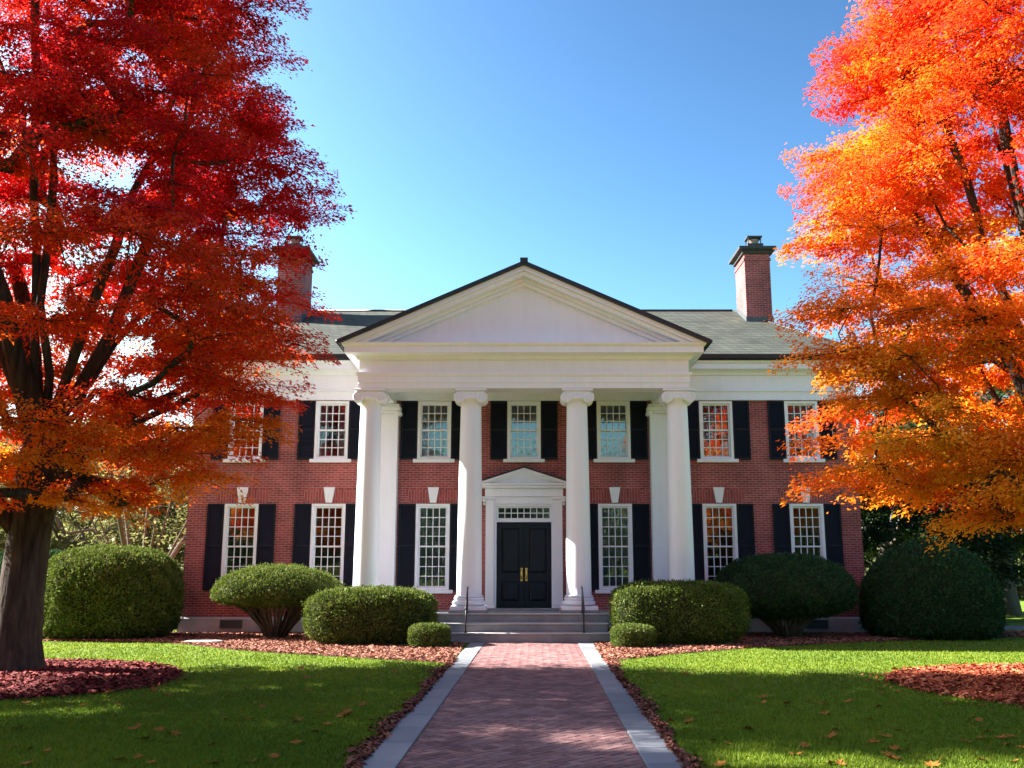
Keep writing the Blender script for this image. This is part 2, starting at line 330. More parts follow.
def build_edging():
    v, f, tint = [], [], []
    for s in (-1, 1):
        y = PY0
        while y < PY1 - 0.05:
            ln = rs.uniform(0.62, 0.98); y2 = min(y + ln, PY1); t = rs.random()
            a, c = HW + 0.006, OW + rs.uniform(-0.012, 0.012); z = 0.028 + rs.gauss(0, 0.002); b0 = len(v); e = 0.007
            for (i, zz) in ((0, 0.0), (0, z - e), (e, z)):
                for (xx, yy) in ((a + i, y + 0.005 + i), (c - i, y + 0.005 + i), (c - i, y2 - 0.005 - i), (a + i, y2 - 0.005 - i)):
                    v.append((s*xx + pcx(yy), yy, zz + rs.gauss(0, 0.0006)))
            q = [[b0 + 8, b0 + 9, b0 + 10, b0 + 11]]
            for k in range(2):
                for i in range(4): j = (i + 1) % 4; q.append([b0 + 4*k + i, b0 + 4*k + j, b0 + 4*k + 4 + j, b0 + 4*k + 4 + i])
            if s < 0: q = [p[::-1] for p in q]
            f += q; tint += [t]*len(q); y = y2
    me = bpy.data.meshes.new('path_edging'); me.from_pydata(v, [], f)
    at = me.attributes.new('tint', 'FLOAT', 'FACE'); at.data.foreach_set('value', tint); me.materials.append(M['slab']); me.update()
    tag(link('path_edging', me), kind='structure')
build_edging()

def inpoly(X, Y, poly):
    ins = np.zeros(X.shape, bool); n = len(poly)
    for i in range(n):
        (x1, y1), (x2, y2) = poly[i], poly[(i + 1) % n]
        if y1 == y2: continue
        c = ((y1 > Y) != (y2 > Y)) & (X < (x2 - x1)*(Y - y1)/(y2 - y1) + x1); ins ^= c
    return ins
def smoothpoly(pts, it=2):
    for _ in range(it):
        o = []
        for i in range(len(pts)):
            p, q = pts[i], pts[(i + 1) % len(pts)]
            o += [(p[0]*.75 + q[0]*.25, p[1]*.75 + q[1]*.25), (p[0]*.25 + q[0]*.75, p[1]*.25 + q[1]*.75)]
        pts = o
    return pts
def blob(cx, cy, rx, ry, seed, n=72, a=0.035):
    r = random.Random(seed); ph = [r.uniform(0, 6.3) for _ in range(5)]
    return [(cx + rx*(1 + sum(a/(k + 1)*math.sin((k + 2)*t + ph[k]) for k in range(5)))*math.cos(t), cy + ry*(1 + sum(a/(k + 1)*math.sin((k + 2)*t + ph[k]) for k in range(5)))*math.sin(t)) for t in [2*math.pi*i/n for i in range(n)]]
bedL = smoothpoly([(-13.0, 27.6), (-13.2, 25.0), (-11.6, 24.0), (-8.6, 23.7), (-7.6, 22.9), (-6.3, 21.5), (-4.6, 20.4), (-3.0, 19.4), (-1.45, 18.5), (-1.35, 18.5), (-1.33, 23.5), (-1.9, 24.2), (-4.3, 24.2), (-4.4, 27.02), (-9.3, 27.02)])
bedR = smoothpoly([(14.5, 27.8), (14.2, 26.0), (12.0, 25.4), (8.4, 24.0), (5.2, 22.2), (3.2, 20.6), (1.58, 18.9), (1.5, 18.9), (1.6, 23.5), (1.9, 24.2), (4.3, 24.2), (4.4, 27.02), (9.3, 27.02)])
bedTL = blob(-9.0, 15.7, 3.35, 3.15, 3); bedTR = blob(8.55, 14.7, 2.95, 3.05, 5)
sheet('planting_bed', bedL, 0.008, M['soil']); sheet('planting_bed', bedR, 0.008, M['soil'])
sheet('tree_bed', bedTL, 0.008, M['redsoil']); sheet('tree_bed', bedTR, 0.008, M['redsoil'])
sheet('side_path', [(10.2, 28.4), (40, 31.5), (40, 33.4), (10.2, 30.2)], 0.006, M['asphalt'])
sheet('drive', [(-60, 33.0), (-10.5, 33.0), (-10.5, 34.6), (-60, 34.6)], 0.006, M['asphalt'])

def scatter(name, poly, n, size, mat, seed, zmax=0.035, aspect=(0.35, 0.9), tilt=0.35, extra=0.0):
    g = np.random.default_rng(seed); P = np.array(poly); lo, hi = P.min(0) - extra, P.max(0) + extra
    X = g.uniform(lo[0], hi[0], n*3); Y = g.uniform(lo[1], hi[1], n*3); k = inpoly(X, Y, poly)
    if extra:                                          # a few strays beyond the edge
        c = P.mean(0); k |= inpoly(c[0] + (X - c[0])*(1 - g.exponential(0.02, n*3)), c[1] + (Y - c[1])*(1 - g.exponential(0.02, n*3)), poly)
    X, Y = X[k][:n], Y[k][:n]; m = len(X)
    a = g.uniform(0, 6.283, m); D = np.stack([np.cos(a), np.sin(a), g.normal(0, tilt, m)], 1); Nn = np.stack([g.normal(0, tilt, m), g.normal(0, tilt, m), np.ones(m)], 1)
    L = size*g.lognormal(0, 0.35, m); Z = 0.012 + g.uniform(0, zmax, m)
    Q = leaves(np.stack([X, Y, Z], 1) - unit(D)*L[:, None]*0.5, D, Nn, L, L*g.uniform(*aspect, m), 0.15)
    tag(link(name, quad_mesh(name, Q, g.beta(2, 2, m), mat)), kind='stuff')
scatter('bark_mulch', bedL, 52000, 0.052, M['chip'], 1, 0.04)
scatter('bark_mulch', bedR, 52000, 0.052, M['chip'], 2, 0.04)
scatter('leaf_mulch', bedTL, 42000, 0.060, M['redleaf'], 3, 0.05, (0.5, 1.0), extra=0.6)
scatter('leaf_mulch', bedTR, 34000, 0.060, M['orangeleaf'], 4, 0.05, (0.5, 1.0), extra=0.6)
def litter():
    g = np.random.default_rng(9); n = 17000; Y = g.uniform(6, 19.2, n); s = g.choice([-1, 1], n)
    wv = 0.06 + 0.11*np.abs(np.sin(Y*1.7 + s*2)*np.sin(Y*0.53 + s)) - .03; off = np.abs(g.normal(0, 1, n))*wv*0.8
    X = pcx(Y) + s*(OW + off - 0.03); a = g.uniform(0, 6.283, n)
    D = np.stack([np.cos(a), np.sin(a), g.normal(0, .3, n)], 1); Nn = np.stack([g.normal(0, .4, n), g.normal(0, .4, n), np.ones(n)], 1); L = 0.038*g.lognormal(0, .4, n)
    Q = leaves(np.stack([X, Y, 0.02 + g.uniform(0, .03, n)], 1), D, Nn, L, L*g.uniform(.4, .9, n), .2)
    tag(link('leaf_litter', quad_mesh('leaf_litter', Q, g.beta(2, 2, n), M['litter'])), kind='stuff')
litter()
def grass():
    g = np.random.default_rng(11); n = 420000
    t = g.uniform(0, 1, n); Y = 1/((1/7.6) + t*(1/30 - 1/7.6)); X = g.uniform(-1, 1, n)*(Y*0.64 + 1.5)
    k = (np.abs(X - pcx(Y)) > OW + 0.02) | (Y > 24)
    for p in (bedL, bedR, bedTL, bedTR): k &= ~inpoly(X, Y, p)
    k &= ~((np.abs(X) < 9.5) & (Y > 26.9)); k &= ~((Y > 28) & (X > 9)) 
    X, Y = X[k], Y[k]; n = len(X)
    a = g.uniform(0, 6.283, n); lean = g.uniform(0.1, 0.9, n); D = np.stack([np.cos(a)*lean, np.sin(a)*lean, np.ones(n)], 1); D = unit(D)
    S = np.stack([-np.sin(a), np.cos(a), np.zeros(n)], 1); h = g.uniform(0.022, 0.05, n); wd = 0.0035 + 0.0005*Y*g.uniform(.6, 1.4, n)
    P = np.stack([X, Y, np.zeros(n)], 1)
    Q = np.stack([P - S*wd[:, None], P + S*wd[:, None], P + D*h[:, None]], 1)
    patch = 0.5 + 0.22*np.sin(X*1.1 + 1.3*np.sin(Y*.7)) * np.sin(Y*.9 + np.sin(X*.6))
    tag(link('grass', quad_mesh('grass', Q, patch*0.6 + g.beta(2, 2.5, n)*0.5, M['blade'])), kind='stuff')
grass()
def fallen():
    # a five-lobed dry maple leaf, curled
    out = [(0, -.5), (.14, -.22), (.42, -.30), (.34, -.08), (.56, .10), (.30, .14), (.22, .34), (.10, .26), (0, .58)]
    out = out + [(-x, y) for x, y in out[-2:0:-1]]
    meshes = []
    for q in range(3):
        r = random.Random(q); b = MB(); cu = r.uniform(.5, .9); v = [(0, 0, 0.02)] + [(x, y, 0.03 + cu*(x*x*.6 + y*y*.35) + r.uniform(-.04, .05)) for x, y in out]
        n = len(out); b.add(v, [(0, 1 + i, 1 + (i + 1) % n) for i in range(n)])
        st = [(0, -.5, .12), (.03, -.78, .2)]; b.tube(st, .012, 5)
        o = b.build('fallen_leaf', M['dryleaf']); meshes.append(o)
    r = random.Random(5)
    spots = []
    while len(spots) < 105:
        y = 1/(1/8.9 + r.random()*(1/17.5 - 1/8.9)); x = r.uniform(-1, 1)*y*0.54
        if abs(x - pcx(y)) < OW + 0.25: continue
        if any(inpoly(np.array([x]), np.array([y]), p)[0] for p in (bedTL, bedTR, bedL, bedR)): continue
        spots.append((x, y))
    for i, (x, y) in enumerate(spots):
        o = meshes[i] if i < 3 else meshes[i % 3].copy()
        if i >= 3: COL.objects.link(o)
        s = r.uniform(.09, .17); o.location = (x, y, .024); o.scale = (s, s, s); o.rotation_euler = (r.uniform(-.3, .3), r.uniform(-.3, .3), r.uniform(0, 6.28))
        if x < 0: tag(o, 'curled brown maple leaf fallen on the lawn left of the brick path', 'fallen leaf', 'fallen leaves on the lawn left of the path')
        else: tag(o, 'curled brown maple leaf fallen on the lawn right of the brick path', 'fallen leaf', 'fallen leaves on the lawn right of the path')
fallen()

# ------------------------------------------------------------------ the house
WY = 27.0
house = thing('brick_house', 'two-storey red brick mansion with white columned portico and black shutters', 'house', (0, WY, 0))
HX, HB = 9.36, 37.0
WXS1 = [-7.85, -5.43, -2.53, 2.53, 5.43, 7.85]; WXS2 = [-7.85, -5.43, -2.53, 0, 2.53, 5.43, 7.85]
W1 = (1.17, 3.51); W2 = (4.76, 6.41); WW = 0.94
ops = [(x - .41, x + .41, W1[0] + .06, W1[1] - .06) for x in WXS1] + [(x - .41, x + .41, W2[0] + .06, W2[1] - .06) for x in WXS2] + [(-.82, .82, .44, 3.50)]
def wall():
    b = MB(); xs = sorted({-HX, HX} | {v for o in ops for v in o[:2]}); zs = sorted({.44, 7.3} | {v for o in ops for v in o[2:]})
    for i in range(len(xs) - 1):
        for j in range(len(zs) - 1):
            mx, mz = (xs[i] + xs[i + 1])/2, (zs[j] + zs[j + 1])/2
            if any(o[0] < mx < o[1] and o[2] < mz < o[3] for o in ops): continue
            b.add([(xs[i], WY, zs[j]), (xs[i + 1], WY, zs[j]), (xs[i + 1], WY, zs[j + 1]), (xs[i], WY, zs[j + 1])], [(0, 1, 2, 3)])
    for x0, x1, z0, z1 in ops:
        y0, y1 = WY, WY + .3
        b.add([(x0, y0, z0), (x0, y1, z0), (x0, y1, z1), (x0, y0, z1)], [(0, 1, 2, 3)]); b.add([(x1, y0, z0), (x1, y1, z0), (x1, y1, z1), (x1, y0, z1)], [(3, 2, 1, 0)])
        b.add([(x0, y0, z1), (x1, y0, z1), (x1, y1, z1), (x0, y1, z1)], [(3, 2, 1, 0)]); b.add([(x0, y0, z0), (x1, y0, z0), (x1, y1, z0), (x0, y1, z0)], [(0, 1, 2, 3)])
    b.add([(-HX, WY, .44), (-HX, HB, .44), (-HX, HB, 7.3), (-HX, WY, 7.3)], [(3, 2, 1, 0)]); b.add([(HX, WY, .44), (HX, HB, .44), (HX, HB, 7.3), (HX, WY, 7.3)], [(0, 1, 2, 3)])
    b.add([(-HX, HB, .44), (HX, HB, .44), (HX, HB, 7.3), (-HX, HB, 7.3)], [(3, 2, 1, 0)])
    b.build('wall', M['brick'], house, (0, WY, 0))
wall()
b = MB(); b.box(-HX + .1, HX - .1, WY + 2.2, WY + 2.3, .5, 7.2); b.box(-HX + .1, HX - .1, WY + .32, WY + 2.19, 4.0, 4.3); b.box(-HX + .1, HX - .1, WY + .32, WY + 2.19, .45, .6)
for x in (-6.6, -4.0, -1.3, 1.3, 4.0, 6.6): b.box(x - .05, x + .05, WY + .32, WY + 2.19, .61, 3.99); b.box(x - .05, x + .05, WY + .32, WY + 2.19, 4.31, 7.1)
b.build('interior_wall', M['room'], house, (0, WY, 0))
# foundation with vents
b = MB(); b.ring([(0.06, 0), (0.06, .40), (0.03, .44), (-.25, .44), (-.25, 0)], -HX, HX, WY, HB); fd = b.build('foundation', M['concrete'], house, (0, WY, 0))
b = MB(); b.box(-.34, .34, -.085, -.058, 0, .24)
b.box(-.38, .38, -.10, -.06, .24, .28); b.box(-.38, .38, -.10, -.06, -.04, 0); b.box(-.38, -.34, -.10, -.06, 0, .24); b.box(.34, .38, -.10, -.06, 0, .24)
for k in range(4): b.box(-.338, .338, -.098, -.086, .025 + k*.055, .05 + k*.055)
for x in (-7.95, 7.95):
    v0 = MB(); v0.v = [(p[0]*.8 + x, p[1] + WY, p[2]*.7 + .17) for p in b.v]; v0.f = b.f; v0.sm = b.sm; v0.build('vent', M['lead'], fd, (x, WY, .17))

# frieze, cornice, gutter round the main block
b = MB(); b.ring([(.05, 6.43), (.09, 6.43), (.09, 6.47), (.07, 6.48), (.07, 6.66), (.11, 6.68), (.11, 6.73), (.065, 6.75), (.065, 7.14), (-.1, 7.14), (-.1, 6.43)], -HX, HX, WY, HB); b.build('frieze', M['white'], house, (0, WY, 0))
b = MB(); b.ring([(-.1, 7.143), (.10, 7.143), (.13, 7.22), (.20, 7.27), (.34, 7.29), (.34, 7.42), (.40, 7.47), (.42, 7.51), (-.1, 7.51)], -HX, HX, WY, HB); b.build('cornice', M['white'], house, (0, WY, 0))
b = MB(); b.ring([(.30, 7.513), (.46, 7.513), (.52, 7.56), (.53, 7.67), (.50, 7.68), (.30, 7.60)], -HX, HX, WY, HB); b.build('gutter', M['gutter'], house, (0, WY, 0))
# hipped roof
EX, EY0, EY1, ZE, RZ, RX, RY = 9.85, 26.5, 37.5, 7.66, 10.42, 7.15, 32.0
def roof():
    b = MB(); e = [(-EX, EY0, ZE), (EX, EY0, ZE), (EX, EY1, ZE), (-EX, EY1, ZE), (-RX, RY, RZ), (RX, RY, RZ)]
    b.add(e, [(0, 1, 5, 4), (1, 2, 5), (2, 3, 4, 5), (3, 0, 4)]); b.add([(x, y, z - .08) for x, y, z in e[:4]], [(3, 2, 1, 0)])
    b.add([e[0], e[1], e[2], e[3]] + [(x, y, z - .08) for x, y, z in e[:4]], [(4, 5, 1, 0), (5, 6, 2, 1), (6, 7, 3, 2), (7, 4, 0, 3)])
    rf = b.build('roof', M['roof'], house, (0, WY, 0))
    c = MB(); c.tube([(-RX, RY, RZ + .01), (RX, RY, RZ + .01)], .055, 8)
    for sx in (-1, 1):
        for ey in (EY0, EY1): c.tube([(sx*RX, RY, RZ + .01), (sx*EX, ey, ZE + .01)], .04, 8)
    c.build('ridge_cap', M['gutter'], rf, (0, WY, 0))
roof()
def chimney(s):
    x0, x1 = (7.28, 8.12); x0, x1 = (x0, x1) if s > 0 else (-x1, -x0); y0, y1 = 30.5, 31.85; org = ((x0 + x1)/2, y0, 0)
    b = MB(); b.box(x0, x1, y0, y1, 8.3, 11.97); b.box(x0 - .03, x1 + .03, y0 - .03, y1 + .03, 11.74, 11.82); ch = b.build('chimney', M['brick'], house, org)
    b = MB(); b.ring([(0, 11.973), (.07, 11.975), (.07, 12.05), (.16, 12.09), (.19, 12.10), (.19, 12.19), (.10, 12.22), (-.20, 12.26), (-.20, 11.973)], x0, x1, y0, y1)
    b.box(x0 + .16, x1 - .16, y0 + .1, y1 - .3, 12.0, 12.38); b.build('chimney_cap', M['cap'], ch, org)
    b = MB(); cx = (x0 + x1)/2
    b.lathe([(.17, 12.383), (.16, 12.5), (.18, 12.52), (.18, 12.58), (.12, 12.585)], cx, y0 + .4, 20); b.build('flue', M['clay'], ch, org)
    b = MB(); b.box(cx - .25, cx + .25, y0 + .15, y0 + .65, 12.62, 12.66)
    for qx in (-.2, .2):
        for qy in (.2, .6): b.box(cx + qx - .015, cx + qx + .015, y0 + qy - .015, y0 + qy + .015, 12.38, 12.622)
    b.build('flue_cover', M['cap'], ch, org)
    b = MB()                                           # stepped lead flashing following the roof slope
    def zr(y): return ZE + (RZ - ZE)*(min(y, RY) - EY0)/(RY - EY0)
    for xx in (x0 - .025, x1 + .002): 
        b.prismx([(y0 - .03, zr(y0) - .12), (y1, zr(y1) - .12), (y1, zr(y1) + .14), (y0 - .03, zr(y0) + .16)], xx, xx + .023)
    b.box(x0 - .03, x1 + .03, y0 - .028, y0 - .003, zr(y0) - .5, zr(y0) + .14); b.build('flashing', M['lead'], ch, org)
chimney(-1); chimney(1)

# windows (frame > sashes, pane, sill, curtain, keystone, arch)
def window_set(h, rows, first):
    hw = WW/2; P = {}
    b = MB(); c = .075
    for x0, x1, z0, z1 in ((-hw, -hw + c, 0, h), (hw - c, hw, 0, h), (-hw + c, hw - c, h - c, h), (-hw + c, hw - c, 0, c*.8)): b.bbox(x0, x1, -.045, .13, z0, z1, .006)
    P['window'] = (b, 'white')
    def sash(z0, z1, y):
        s = MB(); x0, x1 = -hw + c, hw - c; e = .042; nr = rows//2
        s.box(x0, x0 + e, y, y + .04, z0, z1); s.box(x1 - e, x1, y, y + .04, z0, z1); s.box(x0 + e, x1 - e, y, y + .04, z0, z0 + e); s.box(x0 + e, x1 - e, y, y + .04, z1 - e, z1)
        for k in range(1, 4): xx = x0 + e + (x1 - x0 - 2*e)*k/4; s.box(xx - .011, xx + .011, y + .004, y + .03, z0 + e, z1 - e)
        for k in range(1, nr): zz = z0 + e + (z1 - z0 - 2*e)*k/nr; s.box(x0 + e, x1 - e, y + .006, y + .028, zz - .011, zz + .011)
        return s
    mid = h/2
    P['sash'] = (sash(mid - .02, h - c, .03), 'white'); P['sash2'] = (sash(c*.8, mid + .02, .075), 'white')
    g = MB(); g.box(-hw + c, hw - c, .105, .111, c*.8, h - c); P['pane'] = (g, 'glass')
    s = MB(); s.bbox(-hw - .11, hw + .11, -.11, -.001, -.10, -.003, .01); P['sill'] = (s, 'white')
    k = MB(); n = 40; v = []
    for i in range(n + 1):
        x = -hw + .08 + (WW - .16)*i/n; y = .22 + .025*math.sin(i*1.25) + .012*math.sin(i*2.9); v += [(x, y, .05), (x, y + .01*math.sin(i), h - .05)]
    k.add(v, [(2*i, 2*i + 2, 2*i + 3, 2*i + 1) for i in range(n) if abs(i - n/2) > (0 if rows == 8 else 7)], True); P['curtain'] = (k, 'curtain')
    if first:
        q = MB(); q.prism([(-.085, .03), (.085, .03), (.155, .46), (-.155, .46)], -.07, 0.01); q.v = [(x, y, z + h) for x, y, z in q.v]; P['keystone'] = (q, 'white')
        for nm, sgn in (('arch', -1), ('arch2', 1)):
            a = MB(); pts = [(sgn*.10, .02), (sgn*.64, .02), (sgn*.78, .40), (sgn*.165, .40)]
            if sgn < 0: pts = pts[::-1]
            a.prism([(x, z + h) for x, z in pts], -.010, .01); P[nm] = (a, 'arch')
    return P
def place_windows(proto, xs, z, with_curtain):
    meshes = {}
    for x in xs:
        root = None
        for nm in ('window', 'sash', 'sash2', 'pane', 'sill', 'curtain', 'keystone', 'arch', 'arch2'):
            if nm not in proto or (nm == 'curtain' and not with_curtain(x)): continue
            base = nm.rstrip('2')
            if nm not in meshes:
                bb, mt = proto[nm]; o = bb.build(base, M[mt]); meshes[nm] = o.data
            else: o = bpy.data.objects.new(base, meshes[nm]); COL.objects.link(o)
            if nm == 'window': o.parent = house; o.location = (x, 0, z); root = o
            else: o.parent = root; o.location = (0, 0, 0)
place_windows(window_set(W1[1] - W1[0], 8, True), WXS1, W1[0], lambda x: abs(x) < 3)
place_windows(window_set(W2[1] - W2[0], 6, False), WXS2, W2[0], lambda x: x in (0, -2.53, -5.43, 7.85))
def shutter_mesh(h):
    b = MB(); w2 = .235; e = .05; m = h*.5 + .02
    for x0, x1, z0, z1 in ((-w2, -w2 + e, 0, h), (w2 - e, w2, 0, h), (-w2 + e, w2 - e, 0, e*1.3), (-w2 + e, w2 - e, h - e, h), (-w2 + e, w2 - e, m - e*.6, m + e*.6)): b.bbox(x0, x1, -.05, -.006, z0, z1, .004)
    for za, zb in ((e*1.3, m - e*.6), (m + e*.6, h - e)):
        n = max(4, int((zb - za)/.06)); st = (zb - za)/n
        for i in range(n):
            z = za + st*(i + .5); b.add([(-w2 + e, -.042, z - .028), (w2 - e, -.042, z - .028), (w2 - e, -.014, z + .03), (-w2 + e, -.014, z + .03)], [(0, 1, 2, 3)])
    b.box(-w2 + .02, w2 - .02, -.012, -.004, .02, h - .02)
    return b
for xs, (z0, z1) in ((WXS1, W1), (WXS2, W2)):
    me = None
    for x in xs:
        for s in (-1, 1):
            if me is None: o = shutter_mesh(z1 - z0 + .02).build('shutter', M['shutter']); me = o.data
            else: o = bpy.data.objects.new('shutter', me); COL.objects.link(o)
            o.parent = house; o.location = (x + s*(WW/2 + .243), 0, z0 - .02)

# portico
CYC, FZ = 24.62, 0.63
CX = [-3.96, -1.37, 1.37, 3.96]
b = MB(); b.bbox(-4.62, 4.62, 24.06, WY - .07, 0, FZ, .015); b.build('porch_floor', M['stone'], house, (0, WY, 0))
b = MB(); SW = 2.0
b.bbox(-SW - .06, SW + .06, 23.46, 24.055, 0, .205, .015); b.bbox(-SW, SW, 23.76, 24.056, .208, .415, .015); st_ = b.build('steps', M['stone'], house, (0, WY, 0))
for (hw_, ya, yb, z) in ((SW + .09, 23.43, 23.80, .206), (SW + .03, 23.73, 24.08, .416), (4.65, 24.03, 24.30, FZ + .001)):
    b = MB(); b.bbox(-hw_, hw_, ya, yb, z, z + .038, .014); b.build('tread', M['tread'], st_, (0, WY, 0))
def column(x):
    org = (x, CYC, 0); b = MB(); z0 = FZ + .42; zt = 5.98; prof = []
    for i in range(21):
        t = i/20; r = .315 - .052*t**1.6; prof.append((r, z0 + (zt - z0)*t))
    prof = [(.36, z0 - .0), (.345, z0 + .03)] + [(r, z + .04) for r, z in prof[:1]] + prof[1:] + [(.30, zt + .01), (.30, zt + .05), (.275, zt + .06)]
    b.lathe(prof, x, CYC, 48); c = b.build('column', M['column'], house, org)
    b = MB()
    def tor(zc, R0, rr, n=8): return [(R0 + rr*math.cos(a), zc + rr*math.sin(a)) for a in [-math.pi/2 + math.pi*i/n for i in range(n + 1)]]
    b.lathe([(.34, FZ + .203)] + tor(FZ + .27, .365, .055) + [(.355, FZ + .335)] + tor(FZ + .375, .345, .033) + [(.30, FZ + .414)], x, CYC, 48)
    b.bbox(x - .445, x + .445, CYC - .445, CYC + .445, FZ + .10, FZ + .20, .01); b.build('base', M['column'], c, org)
    b = MB(); b.bbox(x - .475, x + .475, CYC - .475, CYC + .475, FZ + .002, FZ + .097, .012); b.build('plinth', M['stone'], c, org)
    b = MB(); zc = 6.06; rv = .15
    for yy in (CYC - .30, CYC + .30):                   # scrolls front and back: disc with a raised spiral
        sgn = -1 if yy < CYC else 1
        for s in (-1, 1):
            n = 28; cx = x + s*.285
            ra = [(rv - .03, 0), (rv, .02), (rv, .10)]
            vv = []; ff = []
            for (r_, d) in ra:
                for k in range(n): a = 2*math.pi*k/n; vv.append((cx + r_*math.cos(a), yy - sgn*d, zc + r_*math.sin(a)))
            for i in range(2):
                for k in range(n): l = (k + 1) % n; ff.append((i*n + k, i*n + l, (i + 1)*n + l, (i + 1)*n + k))
            ff.append(tuple(range(n))); ff.append(tuple(2*n + k for k in range(n))); b.add(vv, ff)
            sp = []
            for i in range(40):
                t = i/39; a = math.pi/2 - s*(t*2.3*2*math.pi); r_ = (rv - .015)*(1 - .86*t); sp.append((cx + r_*math.cos(a), yy, zc + r_*math.sin(a)))
            b.tube(sp, [.021 - .010*i/39 for i in range(40)], 6)
            b.add([(cx + .026*math.cos(2*math.pi*k/12), yy + sgn*.02, zc + .026*math.sin(2*math.pi*k/12)) for k in range(12)], [tuple(range(12))])
    for s in (-1, 1):                                   # bolsters joining the front and back scrolls
        prof = []
        b.tube([(x + s*.285, CYC - .21 + .42*i/10, zc) for i in range(11)], [.122 - .030*math.sin(math.pi*i/10) for i in range(11)], 20)
    b.bbox(x - .285, x + .285, CYC - .285, CYC + .285, zc + .02, zc + .155, .01)
    b.bbox(x - .40, x + .40, CYC - .34, CYC + .34, zc + .160, zc + .215, .012)
    b.lathe([(.275, zc - .075), (.31, zc - .05), (.34, zc), (.33, zc + .02)], x, CYC, 40)
    b.build('capital', M['column'], c, org)
for x in CX: column(x)
for s in (-1, 1):                                       # square pilasters against the wall behind the end columns
    x0, x1 = sorted((s*3.53, s*4.10)); org = ((x0 + x1)/2, WY, 0)
    b = MB(); b.bbox(x0, x1, WY - .32, WY - .002, FZ + .3, 6.0, .008); b.bbox(x0 - .05, x1 + .05, WY - .37, WY - .002, FZ + .02, FZ + .298, .012); pl = b.build('pilaster', M['white'], house, org)
    b = MB(); b.bbox(x0 - .03, x1 + .03, WY - .35, WY - .003, 6.003, 6.08, .008); b.bbox(x0 - .07, x1 + .07, WY - .39, WY - .003, 6.083, 6.20, .01); b.bbox(x0 - .03, x1 + .03, WY - .35, WY - .003, 6.203, 6.28, .008)
    for q in (x0 - .02, x1 + .02): b.tube([(q, WY - .40, 6.02), (q, WY - .02, 6.02)], .075, 16)
    b.build('capital', M['white'], pl, org)
EXH = 4.24; EYF = 24.30
b = MB(); b.ring([(0, 6.285), (0, 6.42), (.025, 6.425), (.025, 6.58), (.05, 6.60), (.07, 6.65), (.07, 6.69), (0, 6.70), (0, 7.02), (-.62, 7.02), (-.62, 6.285)], -EXH, EXH, EYF, 28.2); b.build('entablature', M['white'], house, (0, WY, 0))
b = MB(); b.box(-EXH + .615, EXH - .615, EYF + .615, WY - .001, 6.82, 6.88); b.build('portico_ceiling', M['white'], house, (0, WY, 0))
b = MB(); b.box(-3.5, 3.5, WY - .05, WY - .004, 6.46, 6.816); b.box(-3.5, 3.5, WY - .08, WY - .003, 6.42, 6.457); b.build('wall_frieze', M['white'], house, (0, WY, 0))
b = MB(); b.ring([(-.62, 7.023), (.05, 7.023), (.09, 7.10), (.16, 7.13), (.34, 7.15), (.34, 7.30), (.40, 7.345), (.42, 7.40), (-.62, 7.40)], -EXH, EXH, EYF, 28.2); b.build('portico_cornice', M['white'], house, (0, WY, 0))
GA = 9.50; GE = 7.42; GX = EXH + .46; SL = (GA - GE)/GX
def pediment():
    b = MB(); zb = 7.403; hx = EXH - .02; b.prism([(-hx, zb), (hx, zb), (0, zb + hx*SL + .0)], EYF + .03, EYF + .2); pd = b.build('pediment', M['white'], house, (0, WY, 0))
    r = MB(); cs = math.cos(math.atan(SL))
    def strip(d0, d1, y0, y1):          # band parallel to the roof slope, d below the roof line (vertical)
        for s in (-1, 1):
            xe0 = (GA - d0 - zb)/SL; xe1 = (GA - d1 - zb)/SL
            xe0 = min(xe0, GX); 
            pts = [(0, GA - d0), (0, GA - d1), (s*xe1, zb), (s*xe0, max(zb, GA - d0 - SL*xe0))]
            if s > 0: pts = pts[::-1]
            r.prism(pts[::-1], y0, y1)
    strip(.07, .20, EYF - .44, EYF + .3); strip(.203, .31, EYF - .36, EYF + .3); strip(.313, .40, EYF - .16, EYF + .3); strip(.403, .50, EYF - .08, EYF + .3)
    r.build('raking_cornice', M['white'], pd, (0, WY, 0))
    g = MB()
    for s in (-1, 1):
        pts = [(0, GA - .067), (s*GX, GE - .067), (s*(GX + .03), GE), (0, GA + .02)]
        if s < 0: pts = pts[::-1]
        g.prism(pts, EYF - .50, 30.9)
    pr = g.build('portico_roof', M['roof'], house, (0, WY, 0))
    e = MB()
    for s in (-1, 1):
        pts = [(0, GA - .075), (s*(GX + .01), GE - .075), (s*(GX + .05), GE + .02), (0, GA + .035)]
        if s < 0: pts = pts[::-1]
        e.prism(pts, EYF - .53, EYF - .503)
        e.tube([(s*(GX + .035), EYF - .52, GE - .02), (s*(GX + .035), 27.2, GE - .02)], .05, 8)
    e.box(-.10, .10, EYF - .56, EYF - .40, GA - .02, GA + .10); e.tube([(0, EYF - .5, GA + .03), (0, 30.6, GA + .03)], .05, 8)
    e.build('roof_edge', M['gutter'], pr, (0, WY, 0))
pediment()

